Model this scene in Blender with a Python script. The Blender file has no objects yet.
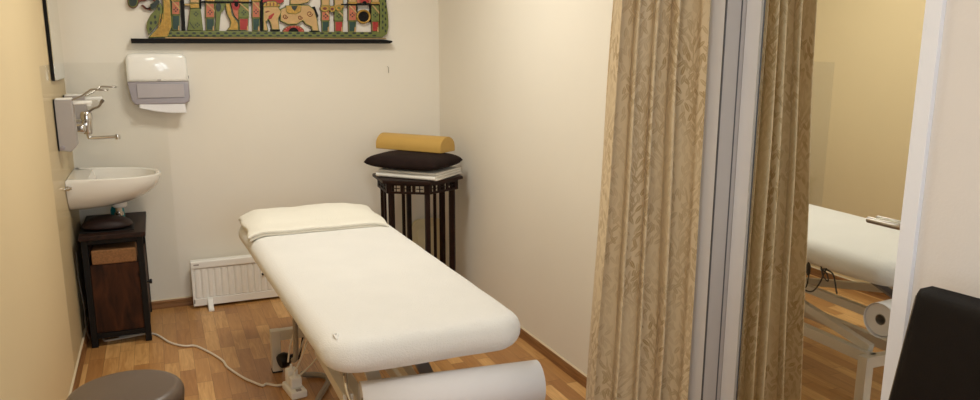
import bpy, bmesh, math, random
from mathutils import Vector, Matrix, noise
random.seed(7)
C = bpy.context.scene.collection
PI = math.pi
sin, cos, rad = math.sin, math.cos, math.radians

# ------------------------------------------------------------------ helpers
def lin(c):
    return tuple(((v/255)/12.92 if v/255 <= .04045 else ((v/255+.055)/1.055)**2.4) for v in c)

class M_:
    pass
M = M_()

def mat(name, rgb, rough=.5, metal=0, var=.0, vscale=8, bump=0, bscale=60, spec=.5, sheen=0, trans=0, alpha=1, coat=0):
    m = bpy.data.materials.new(name); m.use_nodes = True
    nt = m.node_tree; b = nt.nodes['Principled BSDF']
    col = lin(rgb)
    b.inputs['Base Color'].default_value = (*col, 1)
    b.inputs['Roughness'].default_value = rough
    b.inputs['Metallic'].default_value = metal
    b.inputs['Specular IOR Level'].default_value = spec
    b.inputs['Coat Weight'].default_value = coat
    if sheen: b.inputs['Sheen Weight'].default_value = sheen
    b.inputs['Transmission Weight'].default_value = trans
    b.inputs['Alpha'].default_value = alpha
    tc = nt.nodes.new('ShaderNodeTexCoord')
    if var:
        n = nt.nodes.new('ShaderNodeTexNoise'); n.inputs['Scale'].default_value = vscale; n.inputs['Detail'].default_value = 5
        nt.links.new(tc.outputs['Object'], n.inputs['Vector'])
        r = nt.nodes.new('ShaderNodeValToRGB')
        r.color_ramp.elements[0].position = .3; r.color_ramp.elements[1].position = .7
        r.color_ramp.elements[0].color = (*[v*(1-var) for v in col], 1)
        r.color_ramp.elements[1].color = (*[min(1, v*(1+var)) for v in col], 1)
        nt.links.new(n.outputs['Fac'], r.inputs['Fac']); nt.links.new(r.outputs['Color'], b.inputs['Base Color'])
    if bump:
        n2 = nt.nodes.new('ShaderNodeTexNoise'); n2.inputs['Scale'].default_value = bscale; n2.inputs['Detail'].default_value = 4
        nt.links.new(tc.outputs['Object'], n2.inputs['Vector'])
        bp = nt.nodes.new('ShaderNodeBump'); bp.inputs['Strength'].default_value = bump; bp.inputs['Distance'].default_value = .01
        nt.links.new(n2.outputs['Fac'], bp.inputs['Height']); nt.links.new(bp.outputs['Normal'], b.inputs['Normal'])
    return m

def obj(name, bm, mats, parent=None, smooth=35):
    me = bpy.data.meshes.new(name)
    bmesh.ops.remove_doubles(bm, verts=bm.verts, dist=1e-5)
    bmesh.ops.recalc_face_normals(bm, faces=bm.faces)
    bm.to_mesh(me); bm.free()
    if not isinstance(mats, (list, tuple)): mats = [mats]
    for m in mats: me.materials.append(m)
    if smooth:
        for p in me.polygons: p.use_smooth = True
        me.set_sharp_from_angle(angle=rad(smooth))
    o = bpy.data.objects.new(name, me); C.objects.link(o)
    if smooth and smooth <= 40:
        wn = o.modifiers.new('normals', 'WEIGHTED_NORMAL'); wn.keep_sharp = True; wn.weight = 100
    if parent:
        o.parent = parent
        if parent.type == 'EMPTY' or True:
            o.matrix_parent_inverse = parent_world(parent).inverted()
    return o

def parent_world(p):
    m = p.matrix_basis.copy()
    if p.parent: m = parent_world(p.parent) @ p.matrix_parent_inverse @ m
    return m

def tag(o, label=None, cat=None, group=None, kind=None):
    if label: o['label'] = label
    if cat: o['category'] = cat
    if group: o['group'] = group
    if kind: o['kind'] = kind
    return o

def thing(name, label, cat, loc, group=None):
    o = bpy.data.objects.new(name, None); C.objects.link(o)
    o.empty_display_size = .05; o.location = loc
    return tag(o, label, cat, group)

def struct(name, bm, m, smooth=35):
    return tag(obj(name, bm, m, None, smooth), kind='structure')

def B(): return bmesh.new()

def setmat(faces, i):
    for f in faces: f.material_index = i

def box(bm, lo, hi, bev=0, mi=0, mx=None, seg=2):
    c = [(a+b)/2 for a, b in zip(lo, hi)]; s = [abs(b-a) for a, b in zip(lo, hi)]
    t = bmesh.new()
    bmesh.ops.create_cube(t, size=1, matrix=Matrix.Translation(c) @ Matrix.Diagonal((*s, 1)))
    if bev: bmesh.ops.bevel(t, geom=t.edges[:], offset=min(bev, min(s)*.49), segments=seg, profile=.5, affect='EDGES')
    merge(bm, t, mx, mi)

def merge(bm, t, mx=None, mi=0, keep=False):
    if mx is not None: bmesh.ops.transform(t, matrix=mx, verts=t.verts)
    vm = {}
    for v in t.verts: vm[v] = bm.verts.new(v.co)
    for f in t.faces:
        try: nf = bm.faces.new([vm[v] for v in f.verts])
        except ValueError: continue
        nf.material_index = f.material_index if keep else mi
    t.free()

def prism(bm, poly, d0, d1, mx=None, bev=0, mi=0, edge=None):
    """polygon in local xy extruded along local z from d0 to d1"""
    t = bmesh.new()
    a = [t.verts.new((x, y, d0)) for x, y in poly]; b = [t.verts.new((x, y, d1)) for x, y in poly]
    n = len(poly)
    t.faces.new(a[::-1]); t.faces.new(b)
    for i in range(n): t.faces.new((a[i], a[(i+1) % n], b[(i+1) % n], b[i]))
    if edge is not None:
        for f in t.faces: f.material_index = edge
    if bev:
        bmesh.ops.recalc_face_normals(t, faces=t.faces)
        ed = [e for e in t.edges if all(abs(v.co.z-d1) < 1e-5 for v in e.verts)]
        bmesh.ops.bevel(t, geom=ed, offset=bev, segments=2, profile=.5, affect='EDGES')
    if edge is not None:
        for f in t.faces:
            if all(abs(v.co.z-d1) < 1e-5 for v in f.verts): f.material_index = mi
        merge(bm, t, mx, mi, True)
        return
    merge(bm, t, mx, mi)

def catmull(pts, n=8):
    P = [Vector(p) for p in pts]; out = []
    for i in range(len(P)-1):
        p0 = P[max(i-1, 0)]; p1 = P[i]; p2 = P[i+1]; p3 = P[min(i+2, len(P)-1)]
        for k in range(n):
            t = k/n
            out.append(.5*((2*p1)+(p2-p0)*t+(2*p0-5*p1+4*p2-p3)*t*t+(3*p1-p0-3*p2+p3)*t**3))
    out.append(P[-1]); return out

def tube(bm, pts, r, seg=10, mi=0, caps=True):
    P = [Vector(p) for p in pts]; n = len(P)
    R = r if isinstance(r, (list, tuple)) else [r]*n
    T = [(P[min(i+1, n-1)]-P[max(i-1, 0)]).normalized() for i in range(n)]
    up = Vector((0, 0, 1)) if abs(T[0].z) < .9 else Vector((1, 0, 0))
    N = T[0].cross(up).normalized(); rings = []
    for i in range(n):
        N = (N-T[i]*N.dot(T[i])).normalized(); Bn = T[i].cross(N)
        rings.append([bm.verts.new(P[i]+R[i]*(cos(2*PI*k/seg)*N+sin(2*PI*k/seg)*Bn)) for k in range(seg)])
    fs = []
    for i in range(n-1):
        for k in range(seg):
            fs.append(bm.faces.new((rings[i][k], rings[i][(k+1) % seg], rings[i+1][(k+1) % seg], rings[i+1][k])))
    if caps: fs.append(bm.faces.new(rings[0][::-1])); fs.append(bm.faces.new(rings[-1]))
    setmat(fs, mi)

def bar(bm, a, b, w, h, bev=.003, mi=0, up=(0, 0, 1)):
    """rectangular bar from a to b, w across, h along up"""
    a = Vector(a); b = Vector(b); d = b-a; L = d.length; z = d.normalized()
    u = Vector(up); u = (u-z*u.dot(z)).normalized(); s = u.cross(z)
    mx = Matrix(((s.x, u.x, z.x, a.x), (s.y, u.y, z.y, a.y), (s.z, u.z, z.z, a.z), (0, 0, 0, 1)))
    box(bm, (-w/2, -h/2, 0), (w/2, h/2, L), bev, mi, mx)

def lathe(bm, prof, mx=None, seg=32, mi=0):
    t = bmesh.new(); rings = []
    for r, z in prof:
        if r < 1e-6: rings.append([t.verts.new((0, 0, z))])
        else: rings.append([t.verts.new((r*cos(2*PI*k/seg), r*sin(2*PI*k/seg), z)) for k in range(seg)])
    for a, b in zip(rings[:-1], rings[1:]):
        for k in range(seg):
            k2 = (k+1) % seg
            if len(a) == 1 and len(b) == 1: continue
            if len(a) == 1: t.faces.new((a[0], b[k2], b[k]))
            elif len(b) == 1: t.faces.new((a[k], a[k2], b[0]))
            else: t.faces.new((a[k], a[k2], b[k2], b[k]))
    merge(bm, t, mx, mi)

def grid(bm, fn, nu, nv, mi=0, wrap=False):
    V = [[bm.verts.new(fn(i/nu, j/nv)) for j in range(nv+1)] for i in range(nu if wrap else nu+1)]
    fs = []
    for i in range(nu):
        a = V[i]; b = V[(i+1) % len(V)]
        for j in range(nv): fs.append(bm.faces.new((a[j], b[j], b[j+1], a[j+1])))
    setmat(fs, mi); return V

def T(x, y, z): return Matrix.Translation((x, y, z))
def Rz(a): return Matrix.Rotation(a, 4, 'Z')
def Rx(a): return Matrix.Rotation(a, 4, 'X')
def Ry(a): return Matrix.Rotation(a, 4, 'Y')

# ------------------------------------------------------------------ materials
M.wall = mat('cream_paint', (238, 231, 218), .75, var=.02, vscale=1.3, bump=.06, bscale=180)
M.wall_l = mat('warm_yellow_paint', (226, 204, 162), .75, var=.02, vscale=1.3, bump=.06, bscale=180)
M.wall_w = mat('white_paint_wall', (214, 205, 196), .8, var=.02, vscale=2, bump=.08, bscale=120)
M.ceil = mat('ceiling_paint', (235, 230, 218), .85, bump=.05, bscale=150)
M.white = mat('white_gloss_paint', (228, 226, 228), .55, var=.01, vscale=3, spec=.3)
M.reveal = mat('shaded_jamb_paint', (182, 174, 169), .7, var=.02, vscale=3)  # white jamb paint with the shade of its facing mixed into the colour
M.caulk = mat('white_caulk', (214, 196, 164), .6, bump=.05)
M.sheet = mat('white_terry_sheet', (227, 224, 219), .9, var=.02, vscale=6, bump=.35, bscale=260, sheen=.3)
M.towel = mat('cream_fleece', (231, 226, 213), .95, var=.015, vscale=9, bump=.4, bscale=200, sheen=.1)
M.paper = mat('white_paper', (228, 225, 226), .8, var=.008, vscale=20, bump=.08, bscale=120)
M.core = mat('grey_cardboard', (150, 140, 128), .85, var=.05, vscale=60)
M.frame = mat('cream_powder_coat', (214, 206, 192), .4, var=.015, vscale=10)
M.frame_g = mat('grey_powder_coat', (126, 122, 118), .45, var=.02, vscale=10)
M.darkgrey = mat('dark_grey_steel', (84, 82, 84), .45, var=.03, vscale=10)
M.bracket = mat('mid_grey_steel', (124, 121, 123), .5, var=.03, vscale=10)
M.rubber = mat('black_rubber', (24, 23, 23), .6, bump=.05)
M.blackpl = mat('black_plastic', (16, 15, 15), .45, spec=.3)
M.whitepl = mat('white_plastic', (247, 245, 240), .3, var=.006, vscale=5)
M.greypl = mat('translucent_grey_plastic', (156, 148, 152), .25, var=.02, vscale=12)
M.greypl2 = mat('grey_plastic', (168, 160, 156), .4, var=.012, vscale=12)
M.ceramic = mat('white_ceramic', (238, 233, 224), .12, coat=.5, var=.004, vscale=3)
M.chrome = mat('chrome', (214, 212, 210), .12, 1, var=.01, vscale=20)
M.steel = mat('brushed_steel', (170, 164, 156), .3, 1, var=.03, vscale=40)
M.teal = mat('teal_plastic', (16, 142, 150), .3, var=.03, vscale=20)
M.blackmetal = mat('black_painted_steel', (18, 15, 13), .6, var=.08, vscale=20, bump=.05, spec=.25)
M.mahog = mat('dark_mahogany', (36, 18, 13), .45, spec=.2, var=.25, vscale=18, bump=.06, bscale=60)
M.cork = mat('cork', (138, 96, 58), .85, var=.22, vscale=130, bump=.3, bscale=140)
M.leather = mat('brown_leather', (34, 18, 15), .5, spec=.3, var=.12, vscale=20, bump=.15, bscale=160)
M.stool = mat('taupe_vinyl', (92, 76, 64), .38, var=.03, vscale=12, bump=.06, bscale=320)
M.chair = mat('black_leather', (19, 15, 13), .5, var=.1, vscale=25, bump=.12, bscale=300, spec=.2)
M.thread = mat('tan_thread', (120, 104, 76), .8, bump=.2)
M.brownfab = mat('dark_brown_velvet', (38, 26, 23), .95, var=.12, vscale=20, bump=.2, bscale=260, spec=.2)
M.mustard = mat('mustard_vinyl', (200, 160, 84), .5, var=.03, vscale=9, bump=.05, bscale=200)
M.linen = mat('white_linen', (240, 236, 228), .9, var=.02, vscale=14, bump=.25, bscale=150)
M.beigepl = mat('beige_plastic', (222, 208, 168), .45, var=.02, vscale=8)
M.cable_w = mat('white_cable', (226, 214, 196), .45, var=.01)
M.cable_g = mat('grey_cable', (150, 138, 122), .5, bump=.1, bscale=200)
M.cable_d = mat('dark_grey_cable', (60, 55, 50), .5, bump=.05)
# carving paints
M.c_green = mat('carving_green', (104, 112, 50), .5, var=.12, vscale=40, bump=.2, bscale=90)
M.c_dgreen = mat('carving_dark_green', (18, 36, 30), .5, var=.1, vscale=40)
M.c_teal = mat('carving_teal', (22, 58, 48), .5, var=.12, vscale=40, bump=.2, bscale=90)
M.c_salmon = mat('carving_salmon', (184, 104, 76), .55, var=.08, vscale=40, bump=.2, bscale=90)
M.c_red = mat('carving_red', (160, 38, 30), .5, var=.1, vscale=40, bump=.2, bscale=90)
M.c_gold = mat('carving_gold', (172, 134, 58), .42, .3, var=.2, vscale=60, bump=.4, bscale=80)
M.c_beige = mat('carving_beige', (192, 156, 104), .55, var=.08, vscale=30, bump=.2, bscale=90)
M.c_black = mat('carving_black', (14, 11, 10), .6, var=.1, vscale=30, spec=.2)
M.c_brown = mat('carving_redbrown', (110, 48, 30), .5, var=.1, vscale=40)
CP = [M.c_green, M.c_dgreen, M.c_teal, M.c_salmon, M.c_red, M.c_gold, M.c_beige, M.c_black, M.c_brown]
GR, DG, TE, SA, RE, GO, BE, BK, BR = range(9)

def node(nt, t, **kw):
    n = nt.nodes.new(t)
    for k, v in kw.items(): setattr(n, k, v)
    return n
def math_(nt, op, a, b=None):
    n = nt.nodes.new('ShaderNodeMath'); n.operation = op
    for i, v in enumerate((a, b)):
        if v is None: continue
        if isinstance(v, (int, float)): n.inputs[i].default_value = v
        else: nt.links.new(v, n.inputs[i])
    return n.outputs[0]

def parquet():
    m = bpy.data.materials.new('oak_strip_parquet'); m.use_nodes = True; nt = m.node_tree; L = nt.links
    b = nt.nodes['Principled BSDF']; tc = node(nt, 'ShaderNodeTexCoord')
    sp = node(nt, 'ShaderNodeSeparateXYZ'); L.new(tc.outputs['Object'], sp.inputs[0])
    w, l = .068, .30
    row = math_(nt, 'FLOOR', math_(nt, 'DIVIDE', sp.outputs['X'], w))
    wn = node(nt, 'ShaderNodeTexWhiteNoise', noise_dimensions='1D'); L.new(row, wn.inputs['W'])
    yy = math_(nt, 'ADD', math_(nt, 'DIVIDE', sp.outputs['Y'], l), wn.outputs['Value'])
    col = math_(nt, 'FLOOR', yy)
    cv = node(nt, 'ShaderNodeCombineXYZ'); L.new(row, cv.inputs[0]); L.new(col, cv.inputs[1])
    w2 = node(nt, 'ShaderNodeTexWhiteNoise', noise_dimensions='2D'); L.new(cv.outputs[0], w2.inputs['Vector'])
    # grain: stretched noise, different per strip
    mp = node(nt, 'ShaderNodeMapping'); mp.inputs['Scale'].default_value = (55, 5, 5)
    va = node(nt, 'ShaderNodeVectorMath', operation='ADD'); vs = node(nt, 'ShaderNodeVectorMath', operation='SCALE'); vs.inputs['Scale'].default_value = 7
    L.new(w2.outputs['Color'], vs.inputs[0]); L.new(tc.outputs['Object'], va.inputs[0]); L.new(vs.outputs[0], va.inputs[1]); L.new(va.outputs[0], mp.inputs['Vector'])
    g = node(nt, 'ShaderNodeTexNoise'); g.inputs['Scale'].default_value = 1; g.inputs['Detail'].default_value = 6; g.inputs['Distortion'].default_value = 1.2
    L.new(mp.outputs[0], g.inputs['Vector'])
    r = node(nt, 'ShaderNodeValToRGB'); e = r.color_ramp.elements
    e[0].position = 0; e[0].color = (*lin((150, 100, 54)), 1); e[1].position = 1; e[1].color = (*lin((230, 184, 122)), 1)
    x = e.new(.55); x.color = (*lin((188, 138, 82)), 1)
    f = math_(nt, 'ADD', math_(nt, 'MULTIPLY', w2.outputs['Value'], .66), math_(nt, 'MULTIPLY', math_(nt, 'SUBTRACT', g.outputs['Fac'], .3), .75))
    L.new(f, r.inputs['Fac'])
    # joints
    fx = math_(nt, 'FRACT', math_(nt, 'DIVIDE', sp.outputs['X'], w)); fy = math_(nt, 'FRACT', yy)
    jx = math_(nt, 'LESS_THAN', math_(nt, 'SUBTRACT', .5, math_(nt, 'ABSOLUTE', math_(nt, 'SUBTRACT', fx, .5))), .014)
    jy = math_(nt, 'LESS_THAN', math_(nt, 'SUBTRACT', .5, math_(nt, 'ABSOLUTE', math_(nt, 'SUBTRACT', fy, .5))), .005)
    j = math_(nt, 'MAXIMUM', jx, jy)
    mx = node(nt, 'ShaderNodeMix', data_type='RGBA'); L.new(math_(nt, 'MULTIPLY', j, .55), mx.inputs['Factor'])
    L.new(r.outputs['Color'], mx.inputs['A']); mx.inputs['B'].default_value = (*lin((92, 56, 28)), 1)
    L.new(mx.outputs['Result'], b.inputs['Base Color'])
    b.inputs['Roughness'].default_value = .38
    bp = node(nt, 'ShaderNodeBump'); bp.inputs['Strength'].default_value = .15; bp.inputs['Distance'].default_value = .003
    L.new(math_(nt, 'SUBTRACT', g.outputs['Fac'], j), bp.inputs['Height']); L.new(bp.outputs['Normal'], b.inputs['Normal'])
    return m
M.floor = parquet()

def wood(name, dark, light, scale=(6, 60, 60), rough=.4, knots=0):
    m = bpy.data.materials.new(name); m.use_nodes = True; nt = m.node_tree; L = nt.links
    b = nt.nodes['Principled BSDF']; tc = node(nt, 'ShaderNodeTexCoord')
    mp = node(nt, 'ShaderNodeMapping'); mp.inputs['Scale'].default_value = scale; L.new(tc.outputs['Object'], mp.inputs['Vector'])
    n = node(nt, 'ShaderNodeTexNoise'); n.inputs['Scale'].default_value = 1; n.inputs['Detail'].default_value = 7; n.inputs['Distortion'].default_value = .8
    L.new(mp.outputs[0], n.inputs['Vector'])
    r = node(nt, 'ShaderNodeValToRGB'); e = r.color_ramp.elements
    e[0].position = .3; e[0].color = (*lin(dark), 1); e[1].position = .72; e[1].color = (*lin(light), 1)
    L.new(n.outputs['Fac'], r.inputs['Fac']); out = r.outputs['Color']
    if knots:
        v = node(nt, 'ShaderNodeTexVoronoi'); v.inputs['Scale'].default_value = knots; L.new(tc.outputs['Object'], v.inputs['Vector'])
        k = node(nt, 'ShaderNodeValToRGB'); k.color_ramp.elements[0].position = .06; k.color_ramp.elements[1].position = .2
        k.color_ramp.elements[0].color = (.12, .08, .06, 1); k.color_ramp.elements[1].color = (1, 1, 1, 1)
        L.new(v.outputs['Distance'], k.inputs['Fac'])
        mm = node(nt, 'ShaderNodeMix', data_type='RGBA', blend_type='MULTIPLY'); mm.inputs['Factor'].default_value = 1
        L.new(out, mm.inputs['A']); L.new(k.outputs['Color'], mm.inputs['B']); out = mm.outputs['Result']
    L.new(out, b.inputs['Base Color']); b.inputs['Roughness'].default_value = rough; b.inputs['Specular IOR Level'].default_value = .22
    return m
M.base_wood = wood('oak_skirting', (112, 74, 42), (160, 114, 70), (4, 4, 90))
M.rustic = wood('rustic_brown_wood', (30, 15, 8), (80, 44, 22), (22, 22, 5), .6, knots=8)
M.cabtop = wood('dark_stained_wood', (26, 15, 11), (54, 33, 24), (30, 6, 30), .45)

def curtain_mat():
    m = bpy.data.materials.new('beige_leaf_jacquard'); m.use_nodes = True; nt = m.node_tree; L = nt.links
    b = nt.nodes['Principled BSDF']; uv = node(nt, 'ShaderNodeUVMap'); uv.uv_map = 'UVMap'
    sp = node(nt, 'ShaderNodeSeparateXYZ'); L.new(uv.outputs['UV'], sp.inputs[0])
    nz = node(nt, 'ShaderNodeTexNoise'); nz.inputs['Scale'].default_value = 6; L.new(uv.outputs['UV'], nz.inputs['Vector'])
    nb = node(nt, 'ShaderNodeTexNoise'); nb.inputs['Scale'].default_value = 3.2; nb.inputs['Detail'].default_value = 1; L.new(uv.outputs['UV'], nb.inputs['Vector'])
    nv = math_(nt, 'SUBTRACT', nz.outputs['Fac'], .5)
    U = math_(nt, 'ADD', sp.outputs['X'], math_(nt, 'MULTIPLY', nv, .08)); V = math_(nt, 'ADD', sp.outputs['Y'], math_(nt, 'MULTIPLY', nv, .10))
    def branch(P, off, q, wl, wid, amp, slope):
        up = math_(nt, 'ADD', math_(nt, 'DIVIDE', U, P), off)
        c = math_(nt, 'FLOOR', up); ph = math_(nt, 'MULTIPLY', c, 1.7)
        du = math_(nt, 'SUBTRACT', math_(nt, 'MULTIPLY', math_(nt, 'SUBTRACT', math_(nt, 'FRACT', up), .5), P),
                   math_(nt, 'MULTIPLY', math_(nt, 'SINE', math_(nt, 'ADD', math_(nt, 'MULTIPLY', V, 9), ph)), amp))
        a = math_(nt, 'ABSOLUTE', du)
        sgn = math_(nt, 'MULTIPLY', math_(nt, 'GREATER_THAN', du, 0), .5)
        vq = math_(nt, 'ADD', math_(nt, 'ADD', math_(nt, 'DIVIDE', math_(nt, 'SUBTRACT', V, math_(nt, 'MULTIPLY', a, slope)), q), sgn), math_(nt, 'MULTIPLY', c, .37))
        k = node(nt, 'ShaderNodeTexWhiteNoise', noise_dimensions='2D'); cx = node(nt, 'ShaderNodeCombineXYZ')
        L.new(math_(nt, 'ADD', math_(nt, 'FLOOR', vq), sgn), cx.inputs[0]); L.new(c, cx.inputs[1]); L.new(cx.outputs[0], k.inputs['Vector'])
        d = math_(nt, 'ABSOLUTE', math_(nt, 'SUBTRACT', math_(nt, 'FRACT', vq), .5))
        ln = math_(nt, 'MULTIPLY', wl, math_(nt, 'ADD', .55, math_(nt, 'MULTIPLY', k.outputs['Value'], .6)))     # every leaf its own length
        prof = math_(nt, 'MULTIPLY', math_(nt, 'SINE', math_(nt, 'MINIMUM', math_(nt, 'DIVIDE', math_(nt, 'MULTIPLY', a, PI), ln), PI)), wid)
        leaf = math_(nt, 'GREATER_THAN', prof, d)
        leaf = math_(nt, 'MULTIPLY', leaf, math_(nt, 'ADD', .55, math_(nt, 'MULTIPLY', k.outputs['Value'], .45)))
        vein = math_(nt, 'LESS_THAN', d, .03)
        leaf = math_(nt, 'MULTIPLY', leaf, math_(nt, 'SUBTRACT', 1, math_(nt, 'MULTIPLY', vein, .6)))
        return math_(nt, 'MAXIMUM', leaf, math_(nt, 'MULTIPLY', math_(nt, 'LESS_THAN', a, .0016), .8))
    def scatter(scale, ln, wd, lean, spread, off):
        mp = node(nt, 'ShaderNodeVectorMath', operation='ADD'); mp.inputs[1].default_value = (off, off*.7, 0); L.new(uv.outputs['UV'], mp.inputs[0])
        vo = node(nt, 'ShaderNodeTexVoronoi', voronoi_dimensions='2D'); vo.inputs['Scale'].default_value = scale; vo.inputs['Randomness'].default_value = .85
        L.new(mp.outputs[0], vo.inputs['Vector'])
        df = node(nt, 'ShaderNodeVectorMath', operation='SUBTRACT'); L.new(mp.outputs[0], df.inputs[0]); L.new(vo.outputs['Position'], df.inputs[1])
        xy = node(nt, 'ShaderNodeSeparateXYZ'); L.new(df.outputs[0], xy.inputs[0]); rc = node(nt, 'ShaderNodeSeparateColor'); L.new(vo.outputs['Color'], rc.inputs[0])
        side = math_(nt, 'SUBTRACT', math_(nt, 'MULTIPLY', math_(nt, 'GREATER_THAN', rc.outputs[0], .5), 2), 1)
        th = math_(nt, 'ADD', math_(nt, 'MULTIPLY', side, lean), math_(nt, 'MULTIPLY', math_(nt, 'SUBTRACT', rc.outputs[1], .5), spread))
        c, s_ = math_(nt, 'COSINE', th), math_(nt, 'SINE', th)
        al = math_(nt, 'ADD', math_(nt, 'MULTIPLY', xy.outputs[1], c), math_(nt, 'MULTIPLY', xy.outputs[0], s_))
        ac = math_(nt, 'ABSOLUTE', math_(nt, 'SUBTRACT', math_(nt, 'MULTIPLY', xy.outputs[0], c), math_(nt, 'MULTIPLY', xy.outputs[1], s_)))
        r = math_(nt, 'DIVIDE', al, ln)
        lf = math_(nt, 'GREATER_THAN', math_(nt, 'MULTIPLY', math_(nt, 'SUBTRACT', 1, math_(nt, 'MULTIPLY', r, r)), wd), ac)
        lf = math_(nt, 'MULTIPLY', lf, math_(nt, 'ADD', .5, math_(nt, 'MULTIPLY', rc.outputs[2], .5)))
        return math_(nt, 'MULTIPLY', lf, math_(nt, 'SUBTRACT', 1, math_(nt, 'MULTIPLY', math_(nt, 'LESS_THAN', ac, .0008), .7)))
    f1 = branch(.15, 0, .040, .040, .20, .022, 1.7)
    f2 = scatter(31, .020, .0062, .5, .8, 0)
    f3 = scatter(27, .021, .0064, .45, 1.0, 3.37)
    fade = math_(nt, 'MINIMUM', math_(nt, 'MAXIMUM', math_(nt, 'MULTIPLY', math_(nt, 'SUBTRACT', nb.outputs['Fac'], .30), 3.2), .3), 1)
    f = math_(nt, 'MULTIPLY', math_(nt, 'MAXIMUM', math_(nt, 'MAXIMUM', math_(nt, 'MULTIPLY', f1, .8), f2), math_(nt, 'MULTIPLY', f3, .8)), fade)
    mx = node(nt, 'ShaderNodeMix', data_type='RGBA'); L.new(f, mx.inputs['Factor'])
    mx.inputs['A'].default_value = (*lin((228, 206, 168)), 1); mx.inputs['B'].default_value = (*lin((186, 155, 108)), 1)
    wv = node(nt, 'ShaderNodeTexNoise'); wv.inputs['Scale'].default_value = 400; L.new(uv.outputs['UV'], wv.inputs['Vector'])
    L.new(mx.outputs['Result'], b.inputs['Base Color'])
    b.inputs['Roughness'].default_value = .7; b.inputs['Sheen Weight'].default_value = .2
    rr = math_(nt, 'ADD', .52, math_(nt, 'MULTIPLY', f, .25)); L.new(rr, b.inputs['Roughness'])
    bp = node(nt, 'ShaderNodeBump'); bp.inputs['Strength'].default_value = .25; bp.inputs['Distance'].default_value = .002
    L.new(math_(nt, 'ADD', f, math_(nt, 'MULTIPLY', wv.outputs['Fac'], .4)), bp.inputs['Height']); L.new(bp.outputs['Normal'], b.inputs['Normal'])
    tr = node(nt, 'ShaderNodeBsdfTranslucent'); L.new(mx.outputs['Result'], tr.inputs['Color'])
    ms = node(nt, 'ShaderNodeMixShader'); ms.inputs[0].default_value = .18
    L.new(b.outputs[0], ms.inputs[1]); L.new(tr.outputs[0], ms.inputs[2])
    L.new(ms.outputs[0], nt.nodes['Material Output'].inputs['Surface'])
    return m
M.curtain = curtain_mat()

def clear(name, tint, refl=.06):
    m = bpy.data.materials.new(name); m.use_nodes = True; nt = m.node_tree; L = nt.links
    for n in list(nt.nodes):
        if n.type == 'BSDF_PRINCIPLED': nt.nodes.remove(n)
    t = node(nt, 'ShaderNodeBsdfTransparent'); t.inputs['Color'].default_value = (*tint, 1)
    g = node(nt, 'ShaderNodeBsdfGlossy'); g.inputs['Roughness'].default_value = .12
    fr = node(nt, 'ShaderNodeFresnel'); fr.inputs['IOR'].default_value = 1.45
    ms = node(nt, 'ShaderNodeMixShader'); L.new(math_(nt, 'MULTIPLY', fr.outputs[0], refl/.04), ms.inputs[0])
    L.new(t.outputs[0], ms.inputs[1]); L.new(g.outputs[0], ms.inputs[2]); L.new(ms.outputs[0], nt.nodes['Material Output'].inputs['Surface'])
    return m
M.splash = clear('clear_acrylic', (.994, .994, .990), .006)
M.glass = clear('window_glass', (.96, .97, .97))
M.smoke = clear('smoky_clear_plastic', (.72, .70, .72), .05)
def mirror_mat():
    m = bpy.data.materials.new('silvered_glass'); m.use_nodes = True; nt = m.node_tree
    b = nt.nodes['Principled BSDF']; b.inputs['Metallic'].default_value = 1; b.inputs['Roughness'].default_value = .012
    b.inputs['Base Color'].default_value = (.86, .87, .83, 1)
    return m
M.mirror = mirror_mat()
def emit(name, rgb, s):
    m = bpy.data.materials.new(name); m.use_nodes = True; nt = m.node_tree
    b = nt.nodes['Principled BSDF']; b.inputs['Base Color'].default_value = (*rgb, 1)
    b.inputs['Emission Color'].default_value = (*rgb, 1); b.inputs['Emission Strength'].default_value = s
    return m
M.lamp = emit('lamp_diffuser', (1, .86, .66), 6)

# ------------------------------------------------------------------ room shell
XL, XR, YB, YF, ZC = -.448, 1.708, 4.7666, -1.3, 2.6
DY0, DY1, DZ = 1.306, 2.026, 2.08        # door opening in the right wall
bm = B(); box(bm, (XL-.12, YF-.12, -.1), (XR+.5, YB+.12, 0)); struct('floor', bm, M.floor)
bm = B(); box(bm, (XL-.12, YF-.12, ZC), (XR+.5, YB+.12, ZC+.1)); struct('ceiling', bm, M.ceil)
bm = B(); box(bm, (XL-.12, YB, 0), (XR+.5, YB+.12, ZC)); struct('wall_back', bm, M.wall)
bm = B()
box(bm, (XL-.12, .5, 0), (XL, YB, ZC)); box(bm, (XL-.12, YF, 0), (XL, -1.1, ZC)); box(bm, (XL-.12, -1.1, 0), (XL, .5, .95)); box(bm, (XL-.12, -1.1, 2.2), (XL, .5, ZC))
struct('wall_left', bm, M.wall_l)
bm = B()
box(bm, (XR, DY1, 0), (XR+.2, YB, ZC)); struct('wall_right', bm, M.wall)
bm = B()
box(bm, (XR, YF, 0), (XR+.2, DY0, ZC)); box(bm, (XR, DY0, DZ), (XR+.2, DY1, ZC)); struct('wall_right_front', bm, M.wall_w)
bm = B()   # front wall (behind the camera) with a window opening
WX0, WX1, WZ0, WZ1 = .1, 1.1, .95, 2.2
LY0, LY1 = -1.1, .5
box(bm, (XL, YF-.12, 0), (WX0, YF, ZC)); box(bm, (WX1, YF-.12, 0), (XR+.2, YF, ZC))
box(bm, (WX0, YF-.12, 0), (WX1, YF, WZ0)); box(bm, (WX0, YF-.12, WZ1), (WX1, YF, ZC)); struct('wall_front', bm, M.wall)
bm = B()
for a, b_ in (((WX0, WZ0), (WX1, WZ0+.05)), ((WX0, WZ1-.05), (WX1, WZ1)), ((WX0, WZ0), (WX0+.05, WZ1)), ((WX1-.05, WZ0), (WX1, WZ1)), ((.62, WZ0), (.68, WZ1))):
    box(bm, (a[0], YF-.09, a[1]), (b_[0], YF-.03, b_[1]), .004)
win = struct('window_1', bm, M.white)
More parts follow.
